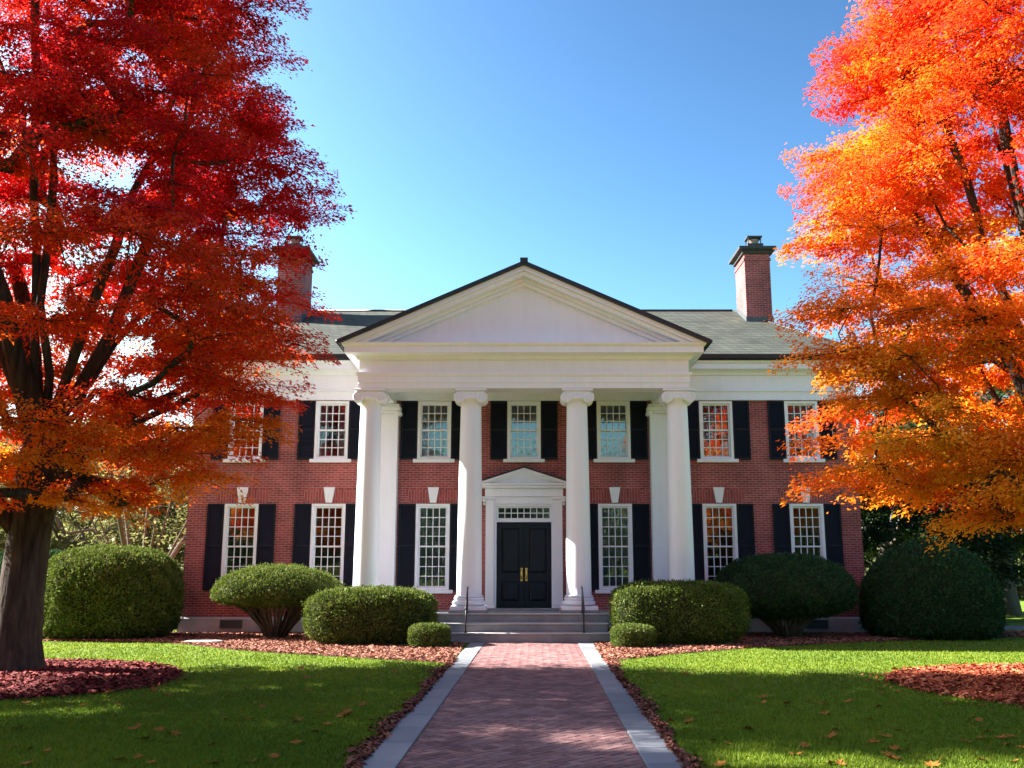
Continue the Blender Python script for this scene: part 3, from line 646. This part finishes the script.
# entrance: leaves, transom, surround
dorg = (0, WY, FZ)
b = MB(); b.bbox(-.98, .98, WY - .30, WY - .003, FZ + .003, FZ + .05, .01); b.build('threshold', M['stone'], house, dorg)
def surround():
    b = MB()
    for s in (-1, 1):
        x0, x1 = sorted((s*.83, s*1.06)); b.bbox(x0, x1, WY - .14, WY - .002, FZ + .16, 3.62, .008); b.bbox(x0 - .03, x1 + .03, WY - .17, WY - .001, FZ + .053, FZ + .158, .008)
        b.bbox(x0 - .03, x1 + .03, WY - .17, WY - .001, 3.622, 3.70, .008)
        xi0, xi1 = sorted((s*.76, s*.828)); b.box(xi0, xi1, WY - .05, WY + .14, FZ + .053, 3.50)
    b.box(-.758, .758, WY - .05, WY + .14, 3.44, 3.50); b.box(-.758, .758, WY - .03, WY + .14, 3.01, 3.075)
    b.bbox(-.828, .828, WY - .10, WY - .002, 3.503, 3.70, .006)
    b.bbox(-1.08, 1.08, WY - .16, WY - .002, 3.703, 3.93, .006)
    ds = b.build('door_surround', M['white'], house, dorg)
    c = MB()
    for s in (-1, 1):
        c.tube([(s*1.1, WY - .23, 3.60), (s*1.1, WY - .03, 3.60)], .055, 14); c.tube([(s*1.1, WY - .20, 3.50), (s*1.1, WY - .03, 3.50)], .035, 12); c.bbox(s*1.1 - .06, s*1.1 + .06, WY - .24, WY - .02, 3.655, 3.70, .005)
    c.build('bracket', M['white'], ds, dorg)
    p = MB(); p.bbox(-1.20, 1.20, WY - .30, WY - .002, 3.933, 4.0, .01); p.bbox(-1.25, 1.25, WY - .36, WY - .002, 4.003, 4.06, .012)
    p.prism([(-1.15, 4.063), (1.15, 4.063), (0, 4.40)], WY - .20, WY - .005)
    for s in (-1, 1):
        for (d0, d1, yy) in ((.0, .075, .37), (.078, .13, .29)):
            pts = [(0, 4.48 - d0), (0, 4.48 - d1), (s*(1.26 - d1*2.0), 4.065), (s*(1.26 - d0*2.0), 4.075)]
            if s > 0: pts = pts[::-1]
            p.prism(pts[::-1], WY - yy, WY - .004)
    p.build('door_pediment', M['white'], ds, dorg)
    l = MB()
    for s in (-1, 1):
        pts = [(0, 4.485), (s*1.27, 4.08), (s*1.29, 4.115), (0, 4.525)]
        if s < 0: pts = pts[::-1]
        l.prism(pts, WY - .40, WY - .003)
    l.build('pediment_flashing', M['gutter'], ds, dorg)
    t = MB(); z0, z1 = 3.078, 3.437
    t.box(-.757, -.71, WY + .02, WY + .07, z0, z1); t.box(.71, .757, WY + .02, WY + .07, z0, z1); t.box(-.709, .709, WY + .02, WY + .07, z0, z0 + .04); t.box(-.709, .709, WY + .02, WY + .07, z1 - .04, z1)
    for k in range(1, 8): x = -.71 + 1.42*k/8; t.box(x - .011, x + .011, WY + .028, WY + .06, z0 + .041, z1 - .041)
    t.box(-.709, .709, WY + .03, WY + .058, (z0 + z1)/2 - .011, (z0 + z1)/2 + .011)
    tr = t.build('transom_window', M['white'], house, dorg); g = MB(); g.box(-.708, .708, WY + .072, WY + .078, z0 + .003, z1 - .003); g.build('pane', M['glass'], tr, dorg)
surround()
def door(s):
    x0, x1 = sorted((s*.006, s*.757)); b = MB(); y = WY + .05; z0, z1 = FZ + .056, 3.005; st = .12
    zs = [(z0 + .16, z0 + .72), (z0 + .92, z1 - .15)]
    b.box(x0, x0 + st, y, y + .06, z0, z1); b.box(x1 - st, x1, y, y + .06, z0, z1)
    for za, zb in ((z0, zs[0][0]), (zs[0][1], zs[1][0]), (zs[1][1], z1)): b.box(x0 + st, x1 - st, y, y + .06, za, zb)
    d = b.build('door', M['black'], house, dorg)
    for za, zb in zs:
        p = MB(); xa, xb = x0 + st, x1 - st; i = .075
        v = [(xa, y + .035, za), (xb, y + .035, za), (xb, y + .035, zb), (xa, y + .035, zb), (xa + .02, y + .035, za + .02), (xb - .02, y + .035, za + .02), (xb - .02, y + .035, zb - .02), (xa + .02, y + .035, zb - .02), (xa + i, y + .008, za + i), (xb - i, y + .008, za + i), (xb - i, y + .008, zb - i), (xa + i, y + .008, zb - i)]
        f = [(8, 9, 10, 11)] + [(4*k + q, 4*k + (q + 1) % 4, 4*k + 4 + (q + 1) % 4, 4*k + 4 + q) for k in range(2) for q in range(4)]
        p.add(v, f); p.build('panel', M['black'], d, dorg)
    h = MB(); hx = s*.065; h.bbox(hx - .03, hx + .03, y - .012, y - .001, 1.40, 1.76, .004); h.tube([(hx, y - .012, 1.45), (hx, y - .07, 1.49), (hx, y - .075, 1.60), (hx, y - .055, 1.68), (hx, y - .012, 1.70)], .014, 8); h.build('handle', M['brass'], d, dorg)
door(-1); door(1)
# iron handrails
for s, lab in ((-1, 'black iron handrail on the grey steps beside the column left of the door'), (1, 'black iron handrail on the grey steps beside the column right of the door')):
    x = s*1.40 + .02; t = thing('handrail', lab, 'handrail', (x, 23.5, 0.0), 'iron handrails of the front steps')
    org = (x, 23.5, 0)
    b = MB(); b.tube([(x, 23.36, .78), (x, 23.44, .835), (x, 23.55, .88), (x, 24.12, 1.26), (x, 24.2, 1.29), (x, 24.24, 1.26)], .02, 10); b.build('rail', M['iron'], t, org)
    b = MB(); b.tube([(x, 23.55, .42), (x, 24.12, .82)], .012, 8); b.build('lower_rail', M['iron'], t, org)
    for (yy, za, zb) in ((23.52, .24, .86), (24.12, FZ + .035, 1.25)):
        b = MB(); b.tube([(x, yy, za), (x, yy, zb)], .017, 8); b.tube([(x, yy, za), (x, yy, za + .03)], .035, 8); b.build('post', M['iron'], t, org)
# flat stone at the edge of the planting bed
b = MB(); pts = [(-.42, -.18), (.30, -.24), (.46, .05), (.18, .22), (-.36, .20)]
b.add([(x, y, 0) for x, y in pts] + [(x, y, .05) for x, y in pts] + [(x*.94, y*.94, .065) for x, y in pts], [(10, 11, 12, 13, 14)] + [(5*k + i, 5*k + (i + 1) % 5, 5*k + 5 + (i + 1) % 5, 5*k + 5 + i) for k in range(2) for i in range(5)])
o = b.build('flat_stone', M['palestone']); o.location = (-7.55, 23.45, .008); tag(o, 'flat pale stone slab lying at the left edge of the mulch bed', 'stone')

# ------------------------------------------------------------------ clipped shrubs
def sgnpow(a, p): return np.sign(a)*np.abs(a)**p
def hedge(name, label, cat, loc, rx, ry, z0, zc, zt, e1, e2, mat, seed, nleaf, lsize=.055, stems=None, group=None, wob=.03, lower=None):
    t = thing(name, label, cat, loc, group); g = np.random.default_rng(seed); ph = g.uniform(0, 6.28, 12)
    def surf(th, v):              # th around, v from -1 (bottom) to 1 (top)
        up = v >= 0; a = np.abs(v)*np.pi/2
        c = np.where(up, np.abs(np.cos(a))**e1, np.abs(np.cos(a))**(lower or e1)); s = np.where(up, np.sin(a)**e1, np.sin(a)**(lower or e1) if lower is None or lower < 1.4 else np.sin(a)**1.0)
        w = 1 + wob*(np.sin(3*th + ph[0] + 2*v) + .7*np.sin(5*th + ph[1] - 3*v) + .6*np.sin(8*th + 4*v + ph[2]) + .5*np.sin(13*th + 9*v + ph[3]) + .4*np.sin(21*th - 15*v + ph[4]))
        x = rx*c*sgnpow(np.cos(th), e2)*w; y = ry*c*sgnpow(np.sin(th), e2)*w
        z = np.where(up, zc + (zt - zc)*s*(1 + .35*(w - 1)), zc - (zc - z0)*s)
        return np.stack([x, y, z], -1)
    # inner core
    nu, nv = 56, 28; b = MB(); TT, VV = np.meshgrid(np.linspace(0, 2*np.pi, nu, endpoint=False), np.sign(np.linspace(-1, 1, nv))*np.abs(np.linspace(-.99, .99, nv))**1.6); C = surf(TT, VV)
    ctr = np.array([0, 0, zc]); C = ctr + (C - ctr)*np.array([1 - .09/rx*1.2, 1 - .09/ry*1.2, 1 - .05/(zt - z0)*2])
    f = [(i*nu + k, i*nu + (k + 1) % nu, (i + 1)*nu + (k + 1) % nu, (i + 1)*nu + k) for i in range(nv - 1) for k in range(nu)] + [tuple(range(nu - 1, -1, -1)), tuple((nv - 1)*nu + k for k in range(nu))]
    b.add([tuple(p) for p in C.reshape(-1, 3)], f, True); core = b.build('inner_twigs', M['hedgecore'], t, loc); core.location = (0, 0, 0)
    core.data.vertices.foreach_set('co', C.astype(np.float32).ravel()); core.data.update()
    # leaves on the clipped surface: sample by area with rejection on a fine grid
    tt = np.linspace(-1, 1, 3001); vt = np.sign(tt)*np.abs(tt)**3; pf = surf(np.zeros_like(vt), vt); arc = np.concatenate([[0], np.cumsum(np.linalg.norm(np.diff(pf, axis=0), axis=1))])
    Pl, Nl, got = [], [], 0
    while got < nleaf:
        n = nleaf*2; th = g.uniform(0, 2*np.pi, n); v = np.interp(g.uniform(0, arc[-1], n), arc, vt); q = surf(th, v)
        du = surf(th + 1e-3, v) - q; rn = np.linalg.norm(du, axis=1); rn = np.minimum(rn, np.percentile(rn, 97)); dvv = 1e-3; dv = surf(th, np.clip(v + dvv, -1, 1)) - surf(th, np.clip(v - dvv, -1, 1))
        k = g.uniform(0, 1, n) < rn/rn.max(); Pl.append(q[k]); Nl.append(np.cross(du, dv)[k]); got += int(k.sum())
    p, cr = np.concatenate(Pl)[:nleaf], unit(np.concatenate(Nl)[:nleaf]); m = len(p)
    cr = np.where((np.sum(cr*(p - ctr), 1) < 0)[:, None], -cr, cr)
    depth = g.exponential(.03, m)*1.0; p = p - cr*np.minimum(depth, .12)[:, None] + cr*(g.uniform(0, 1, m)**12*min(.09, .05*rx))[:, None]
    D = cr*0.8 + g.normal(0, .6, (m, 3)) + np.array([0, 0, .45]); Nn = cr + g.normal(0, .5, (m, 3)); L = lsize*g.lognormal(0, .25, m)
    clump = .5 + .25*np.sin(p[:, 0]*7 + ph[5])*np.sin(p[:, 2]*9 + ph[6] + p[:, 1]*6) + .12*np.sin(p[:, 0]*19 + ph[7])*np.sin(p[:, 2]*23 + ph[8])
    Q = leaves(p, D, Nn, L, L*g.uniform(.45, .7, m), .15)
    o = link('foliage', quad_mesh('foliage', Q, clump*.55 + g.beta(2, 2, m)*.45, M[mat]), t, loc)
    if stems:
        b = MB(); r = random.Random(seed)
        for i in range(stems):
            a = 2*math.pi*i/stems + r.uniform(-.1, .1); rr = r.uniform(.45, .9); x1, y1 = rx*rr*math.cos(a), ry*rr*math.sin(a); z1 = z0 + (zc - z0)*(.55 + .45*rr) + .1
            x0, y0 = .26*math.cos(a)*r.uniform(.4, 1), .26*math.sin(a)*r.uniform(.4, 1)
            pts = [(x0 + (x1 - x0)*q**1.25 + r.gauss(0, .02)*q, y0 + (y1 - y0)*q**1.25 + r.gauss(0, .02)*q, z1*q) for q in (0, .25, .5, .75, 1)]
            b.tube(pts, [.035, .028, .022, .017, .010], 6)
            for _ in range(2):
                q0 = pts[2 + (_ % 2)]; b.tube([q0, (q0[0] + (x1*1.1 - q0[0])*.5 + r.uniform(-.15, .15), q0[1] + (y1 - q0[1])*.5 + r.uniform(-.15, .15), q0[2] + .22)], [.014, .008], 5)
        so_ = b.build('stems', M['twig'], t, loc); so_.location = (0, 0, 0)
        so_.data.vertices.foreach_set('co', np.array(b.v, dtype=np.float32).ravel()); so_.data.update()
    return t
hedge('clipped_shrub', 'tall wide round-topped evergreen shrub at the left end of the brick house', 'shrub', (-10.70, 25.45, 0), 1.74, 1.45, .02, 1.0, 2.27, .72, .8, 'box', 21, 62000, .055, lower=.35, wob=.022)
hedge('clipped_shrub', 'mushroom-shaped clipped shrub with bare spreading stems in the sunlit left bed', 'shrub', (-6.30, 25.2, 0), 1.64, 1.25, .80, 1.08, 1.80, .95, 1.0, 'box', 22, 42000, .045, stems=60, lower=.9, wob=.02)
hedge('clipped_shrub', 'low oblong clipped hedge standing left of the steps behind the smallest left bush', 'shrub', (-3.54, 23.15, 0), 1.50, .80, .04, .72, 1.27, .62, .75, 'box', 23, 40000, .045, lower=.45, wob=.02)
hedge('clipped_shrub', 'smallest rounded clipped bush at the left side of the path by the steps', 'shrub', (-2.12, 22.2, 0), .46, .42, .02, .27, .52, .6, .85, 'box', 24, 12000, .034, lower=.4, wob=.022)
hedge('clipped_shrub', 'smallest rounded clipped bush at the right side of the path by the steps', 'shrub', (2.43, 22.1, 0), .49, .44, .02, .27, .50, .6, .85, 'box', 25, 12000, .034, lower=.4, wob=.022)
hedge('clipped_shrub', 'flat-topped oblong clipped hedge right of the steps behind the smallest right bush', 'shrub', (3.62, 23.15, 0), 1.58, .82, .04, .80, 1.40, .55, .75, 'box', 26, 42000, .045, lower=.55, wob=.02)
hedge('clipped_shrub', 'shaded mushroom-shaped shrub with bare stems under the right-hand ground floor windows', 'shrub', (6.68, 25.2, 0), 1.80, 1.25, .50, 1.10, 2.08, .9, 1.0, 'yew', 27, 32000, stems=60, lower=.9, wob=.02)
hedge('clipped_shrub', 'large dark green dome-shaped shrub at the right end of the brick house', 'shrub', (10.52, 25.5, 0), 1.68, 1.45, .02, .85, 2.42, 1.0, .95, 'yew', 28, 60000, .055, lower=.35, wob=.022)

# ------------------------------------------------------------------ trees
def tree(name, label, cat, loc, seed, trunk, trunk_r, limbs, pads, leaf, lmat, bmat, group=None, rz=0, tip=.010, sides=10):
    """trunk: list of points; limbs: list of point lists from the fork; pads: (centre, radius, thickness, tint, nleaves)"""
    g = np.random.default_rng(seed); r = random.Random(seed)
    pos = [np.array(p, float) for p in trunk]; par = [i - 1 for i in range(len(trunk))]; fork = len(pos) - 1
    for (start, pts) in limbs:
        prev = start if start is not None else fork
        for p in pts: pos.append(np.array(p, float)); par.append(prev); prev = len(pos) - 1
    axis0 = np.array(trunk[-1], float)
    for (c, rad, thk, tn, nl) in sorted(pads, key=lambda q: np.linalg.norm(np.array(q[0]) - axis0)):
        c = np.array(c); Pm = np.array(pos); d = np.linalg.norm(Pm - c, axis=1); ok = np.ones(len(Pm), bool); ok[:max(fork - 1, 0)] = False
        dh = np.linalg.norm(Pm[:, :2] - axis0[:2], axis=1); dc = np.linalg.norm(c[:2] - axis0[:2])
        cost = d + 1.2*np.maximum(0, Pm[:, 2] - c[2] + .15) + 1.0*np.maximum(0, dh - dc); cost[~ok] = 1e9
        i = int(np.argmin(cost)); p0 = pos[i]; pr = pos[par[i]] if par[i] >= 0 else p0 - np.array([0, 0, 1]); dr = unit(p0 - pr)
        L = np.linalg.norm(c - p0)
        if L < .15: continue
        ctl = p0 + dr*L*.4 + np.array([0, 0, .12*L]); n = max(2, int(L/.35)); prev = i
        for k in range(1, n + 1):
            t = k/n; q = (1 - t)**2*p0 + 2*t*(1 - t)*ctl + t*t*c + (g.normal(0, .03, 3) if k < n else 0); pos.append(q); par.append(prev); prev = len(pos) - 1
    n = len(pos); kids = [[] for _ in range(n)]
    for i in range(n):
        if par[i] >= 0: kids[par[i]].append(i)
    rad_ = np.zeros(n); ex = 2.25
    for i in range(n - 1, -1, -1): rad_[i] = (sum(rad_[k]**ex for k in kids[i]) if kids[i] else tip**ex)**(1/ex)
    top = rad_[fork]; sc = (trunk_r[-1] - tip)/max(top - tip, 1e-6); rad_ = tip + (rad_ - tip)*sc
    for i in range(len(trunk)): rad_[i] = trunk_r[i]
    b = MB(); bt = MB(); stack = [0]; first = True
    while stack:
        s = stack.pop(); chain = [s]
        if par[s] >= 0 and not first: chain = [par[s], s]
        cur = s
        while kids[cur]:
            ks = sorted(kids[cur], key=lambda k: -rad_[k]); stack += ks[1:]; cur = ks[0]; chain.append(cur)
        rr = [rad_[k] for k in chain]
        if not first and len(rr) > 1: rr[0] = min(rr[0], rr[1]*1.15)
        ns = sides + 6 if first else (sides if rr[1] > .06 else 6 if rr[1] > .02 else 4)
        (bt if first else b).tube([pos[k] for k in chain], rr, ns, cap=True); first = False
    t = thing(name, label, cat, loc, group, rz)
    for nm, mb in (('trunk', bt), ('branches', b)):
        o = mb.build(nm, M[bmat], t, loc); o.location = (0, 0, 0); o.data.vertices.foreach_set('co', np.array(mb.v, dtype=np.float32).ravel()); o.data.update()
    # foliage: every pad is a spray of radiating twigs set with leaves
    Qs, Ts = [], []; tw = MB()
    for (c, rad, thk, tn, nl) in pads:
        nl = int(nl*.55) if c[1] > 1.6 else nl
        c = np.array(c); out = np.array([c[0] - axis0[0], c[1] - axis0[1], 0]); out = out/max(np.linalg.norm(out), .3)
        nt_ = 11; ta = g.uniform(0, 6.283, nt_); tl = rad*g.uniform(.55, 1.25, nt_); tz = g.normal(0, .16, nt_)
        if c[1] < 1.6 and leaf < .1:
            for q in range(nt_):
                e = [c + np.array([math.cos(ta[q])*tl[q]*u_, math.sin(ta[q])*tl[q]*u_, tz[q]*tl[q]*u_ - .16*(tl[q]*u_)**2/max(rad, .3)]) + out*rad*.25*u_ for u_ in (0, .5, .92)]
                tw.tube(e, [.009, .006, .003], 3, cap=False)
        k = g.integers(0, nt_, nl); u = g.uniform(0, 1, nl)**.62; a = ta[k] + g.normal(0, .30, nl)*(1 - .45*u)
        rr = tl[k]*u; droop = -.16*(rr**2)/max(rad, .3)
        P = np.stack([np.cos(a)*rr, np.sin(a)*rr, tz[k]*rr + droop + g.normal(0, thk*.5, nl)*(1 - .5*u)], 1) + out*rad*.25*u[:, None]
        D = np.stack([np.cos(a + g.normal(0, .7, nl)), np.sin(a + g.normal(0, .7, nl)), g.normal(-.35, .35, nl)], 1) + out*.3
        Nn = np.stack([g.normal(0, .45, nl), g.normal(0, .45, nl), np.ones(nl)], 1) + out*.25
        bk = 1.35 if c[1] > 1.6 else 1.0; L = leaf*bk*np.exp(np.clip(g.normal(0, .26, nl), -.5, .45))
        Qs.append(leaves(P + c, D, Nn, L, L*g.uniform(.5, .75, nl), .2)); Ts.append(tn + g.normal(0, .06, nl) + .12*(1 - u))
    if tw.v: tw.build('twigs', M[bmat], t, loc).data.vertices.foreach_set('co', np.array(tw.v, dtype=np.float32).ravel())
    link('crown', quad_mesh('crown', np.concatenate(Qs), np.concatenate(Ts), M[lmat]), t, loc).location = (0, 0, 0)
    return t
def envelope_pads(seed, env, zlo, zhi, n, axis, rad, thk, tintf, nl, inner=.35, mind=.75, squash=(1, 1), skip=None):
    """spread pads through the crown; env(z, azimuth) gives its radius"""
    g = random.Random(seed); out = []; tries = 0
    while len(out) < n and tries < n*60:
        tries += 1; z = g.uniform(zlo, zhi); a = g.uniform(0, 6.283); e = env(z, a)
        if e <= .15: continue
        if g.random() > (e/6.5)*1.15 + .1: continue
        q = g.uniform(inner, 1)**.55; rr = e*q; c = (axis[0] + rr*math.cos(a)*squash[0], axis[1] + rr*math.sin(a)*squash[1], z - .10*rr)
        if skip and skip(c): continue
        if any((c[0] - o[0][0])**2 + (c[1] - o[0][1])**2 + (1.9*(c[2] - o[0][2]))**2 < mind**2 for o in out): continue
        s = g.uniform(.8, 1.2); out.append((c, rad*s*(.75 + .35*min(1, e/4)), thk*s, tintf(c, q, g), int(nl*s*s)))
    return out
def interp(tab, z):
    if z <= tab[0][0]: return tab[0][1]
    for (a, p), (b_, q) in zip(tab, tab[1:]):
        if z <= b_: return p + (q - p)*(z - a)/(b_ - a)
    return tab[-1][1]
def lobes(seed, amp):
    g = random.Random(seed); L = [(g.randint(2, 7), g.uniform(.5, 2.2), g.uniform(0, 6.28)) for _ in range(5)]
    return lambda z, a: 1 + amp*sum(math.sin(k*a + w_*z + p) for k, w_, p in L)/2.2
def vase(seed, base, h0, n, spread, top, lean=(0, 0)):
    g = random.Random(seed); out = []
    for i in range(n):
        a = 2*math.pi*i/n + g.uniform(-.35, .35); sp = spread*g.uniform(.35, 1.0); tp = top*g.uniform(.75, 1.0) - sp*.5; st = h0 + g.uniform(-.5, .3)
        pts = []
        for k in range(1, 9):
            t = k/8; rr = .12 + sp*t**.85; pts.append((base[0] + rr*math.cos(a + .15*t) + g.gauss(0, .04), base[1] + rr*math.sin(a + .15*t) + g.gauss(0, .04), st + (tp - st)*t**(.9)))
        out.append((None, pts))
    return out
# the red maple on the left
envL = [(2.9, 1.6), (3.4, 2.5), (4.4, 3.35), (6.0, 3.75), (8.0, 3.75), (10.5, 3.5), (12.5, 3.2), (14.5, 2.2), (16.0, .5)]
lb = lobes(4, .10)
def tintL(c, q, g): return .78 - .085*(c[2] - 3.0) + .25*(1 - q) + g.gauss(0, .14) if c[2] < 7 else .27 + .25*(1 - q) + g.gauss(0, .15)
padsL = envelope_pads(31, lambda z, a: interp(envL, z)*lb(z, a), 2.9, 16.0, 330, (0.30, -1.1), .92, .18, tintL, 1950, mind=.78, squash=(1.05, .84), skip=lambda c: abs(c[0] - .5) < 2.3 and c[1] < .6 and 4.3 < c[2] < 8.6 and (c[0]*7.3 + c[2]*3.1) % 1 > .28)
padsL += [(c_, .85, .18, t_, 1500) for c_, t_ in (((4.2, -.6, 7.3), .30), ((4.75, -.9, 7.8), .22), ((4.3, .2, 8.8), .2), ((3.9, -1.2, 6.5), .4), ((4.2, -.3, 5.8), .45), ((4.0, -.5, 9.7), .2),
    ((1.2, -1.5, 9.2), .3), ((1.9, -1.0, 9.6), .25), ((.8, -2.0, 8.8), .35))]
tree('maple_tree', 'large red maple with a thick dark trunk on the left lawn', 'tree', (-8.75, 17.1, 0), 32,
     [(-.05, 0, -.05), (-.03, 0, .15), (0, 0, .5), (.03, .0, 1.2), (.06, .02, 2.2), (.12, .02, 3.2), (.18, .03, 4.0)], [.74, .54, .43, .37, .35, .38, .36],
     vase(33, (.18, .03), 4.0, 11, 3.6, 13.5) + [(4, [(.5, -.2, 3.0), (1.1, -.5, 3.6), (1.9, -.7, 4.1), (2.8, -.8, 4.5)]), (4, [(-.5, -.3, 2.9), (-1.2, -.6, 3.5), (-2.1, -.9, 4.0)]), (5, [(.7, .5, 3.9), (1.4, .9, 4.6), (2.4, 1.3, 5.3)])],
     padsL, .060, 'leaf_red', 'bark')
m2 = dup([o for o in COL.objects if o.name == 'maple_tree'][0]); m2.location = (-17.9, 9.8, 0); m2.rotation_euler.z = 2.3; m2.scale = (1.05, 1.05, 1.0)
tag(m2, 'second red maple beyond the left edge that shades the near lawn', 'tree')
# the orange maple on the right
envR = [(2.3, 1.0), (2.9, 2.2), (3.8, 3.3), (5.0, 3.7), (6.8, 3.75), (8.5, 3.3), (10.5, 2.9), (12.0, 1.8), (13.4, .4)]
lr = lobes(8, .15)
def tintR(c, q, g): return .64 - .070*(c[2] - 2.5) + .50*(1 - q) + g.gauss(0, .14)
padsR = envelope_pads(41, lambda z, a: interp(envR, z)*lr(z, a), 2.4, 13.4, 350, (0, 0), .76, .20, tintR, 1650, mind=.62, skip=lambda c: c[2] < 3.3 and c[0] > -1.2)
tree('maple_tree', 'bright orange maple spreading over the right lawn', 'tree', (8.35, 14.1, 0), 42,
     [(0, 0, -.05), (0, 0, .15), (0, .02, .5), (.02, .03, 1.3), (-.02, .03, 2.2), (-.04, .03, 3.0)], [.52, .40, .33, .29, .28, .27],
     vase(43, (-.04, .03), 3.0, 10, 2.6, 11.5) + [(4, [(-.6, -.2, 2.7), (-1.4, -.3, 3.2), (-2.4, -.3, 3.7)])],
     padsR, .054, 'leaf_orange', 'bark')

# background trees
def ball_pads(seed, r, z0, z1, n, rad, nl, tint=.5, var=.15):
    zc = (z0 + z1)/2; hz = (z1 - z0)/2; l_ = lobes(seed, .2)
    def env(z, a): return r*math.sqrt(max(0, 1 - ((z - zc)/hz)**2))**.8*l_(z, a)
    return envelope_pads(seed, env, z0, z1, n, (0, 0), rad, rad*.45, lambda c, q, g: tint + g.gauss(0, var), nl, mind=rad*.75)
def bg_tree(name, label, loc, seed, h, r, mat, bark, n=90, rad=1.0, nl=240, leaf=.22, clear=.22, tr=.28, group=None, tint=.5):
    return tree(name, label, 'tree', loc, seed, [(0, 0, -.05), (0, 0, h*.1), (.05, .02, h*.2), (.05, 0, h*.3)], [tr*1.4, tr, tr*.9, tr*.8],
                vase(seed, (.05, 0), h*.3, 6, r*.55, h*.85), ball_pads(seed, r, h*clear, h, n, rad, nl, tint), leaf, mat, bark, group)
GL, GR = 'yellow-green trees behind the left side', 'dark green trees behind the right side'
bg_tree('broadleaf_tree', 'pale yellow-green tree far behind the left shrub', (-20.5, 44, 0), 51, 9.0, 4.6, 'leaf_gold', 'palebark', group=GL, clear=.05, n=110, leaf=.13, nl=520)
bg_tree('broadleaf_tree', 'yellow-green tree beyond the lawn nearest the left brick corner', (-14.0, 47, 0), 52, 8.5, 4.2, 'leaf_gold', 'palebark', group=GL, clear=.05, n=110, leaf=.13, nl=520)
bg_tree('broadleaf_tree', 'yellow-green tree seen left of the thick maple trunk', (-24.0, 38, 0), 53, 8.0, 4.4, 'leaf_gold', 'palebark', group=GL, clear=.05, n=110, leaf=.13, nl=520)
bg_tree('broadleaf_tree', 'dark green tree beside the right brick corner behind the domed shrub', (13.6, 37, 0), 54, 8.6, 4.6, 'leaf_dark', 'palebark', leaf=.14, nl=480, group=GR, clear=.04, n=130, tint=.35)
bg_tree('broadleaf_tree', 'dark green tree with a pale leaning trunk beyond the right lawn', (18.6, 38.0, 0), 55, 9.5, 4.6, 'leaf_dark', 'palebark', leaf=.14, nl=480, group=GR, clear=.30, n=120, tr=.36)
bg_tree('broadleaf_tree', 'dark green tree at the right edge behind the orange maple', (24.0, 41, 0), 56, 9.0, 4.8, 'leaf_dark', 'palebark', leaf=.14, nl=480, group=GR, clear=.15, n=120, tint=.7)
def multistem():
    g = random.Random(61); limbs = []; 
    for i in range(13):
        a = 2*math.pi*i/13 + g.uniform(-.2, .2); s = g.uniform(.5, 1)*2.9; pts = []
        for k in range(1, 10): t = k/9; pts.append((.15*math.cos(a) + s*math.cos(a)*t**.8, .15*math.sin(a) + s*math.sin(a)*t**.8, .9 + (5.6 - s*.7)*t**.95))
        limbs.append((None, pts))
    pads = ball_pads(62, 4.0, 2.6, 7.0, 90, .5, 16, .5)
    return tree('multi_stem_tree', 'sparse many-stemmed tree fanning out behind the tall left shrub', 'tree', (-12.3, 31.5, 0), 63, [(0, 0, -.05), (0, 0, .3), (.02, 0, .6), (.03, 0, .9)], [.27, .22, .20, .20], limbs, pads, .11, 'leaf_gold', 'twig', tip=.010)
multistem()
hedge('clipped_shrub', 'dark hedge bush far behind the red maple trunk', 'shrub', (-16.6, 33.5, 0), 1.8, 1.4, .02, .9, 2.3, .7, .8, 'yew', 29, 20000, .09, lower=.4)
def woods():
    g = np.random.default_rng(71); Q, T = [], []
    for i in range(260):
        if i < 150: x = -80 + 160*(i/149) + g.normal(0, 1.5); y = g.uniform(58, 80); h = g.uniform(6.5, 10.5)
        else: x = -75 + 150*((i - 150)/109) + g.normal(0, 1.5); y = g.uniform(-52, -38); h = g.uniform(8, 13.5)
        r = g.uniform(3, 5); n = 420
        d = unit(g.normal(0, 1, (n, 3))); rr = g.uniform(.5, 1, n)**.4; lump = 1 + .25*np.sin(d[:, 0]*5 + i)*np.sin(d[:, 2]*6 + i*2)
        P = np.stack([x + d[:, 0]*r*rr*lump, y + d[:, 1]*r*rr*lump, h*.5 + d[:, 2]*h*.5*rr*lump], 1); P[:, 2] = np.maximum(P[:, 2], .05)
        L = g.lognormal(-.35, .3, n); Q.append(leaves(P, d + g.normal(0, .6, (n, 3)), g.normal(0, 1, (n, 3)) + [0, 0, .8], L, L*.7)); T.append(np.clip(.45 + (.25 if x < 0 else -.15) + g.normal(0, .18, n), 0, 1))
    tag(link('woods', quad_mesh('woods', np.concatenate(Q[:150]), np.concatenate(T[:150]), M['leaf_gold'])), kind='stuff')
    tag(link('woods', quad_mesh('woods', np.concatenate(Q[150:]), np.concatenate(T[150:]) - .3, M['leaf_dark'])), kind='stuff')
woods()
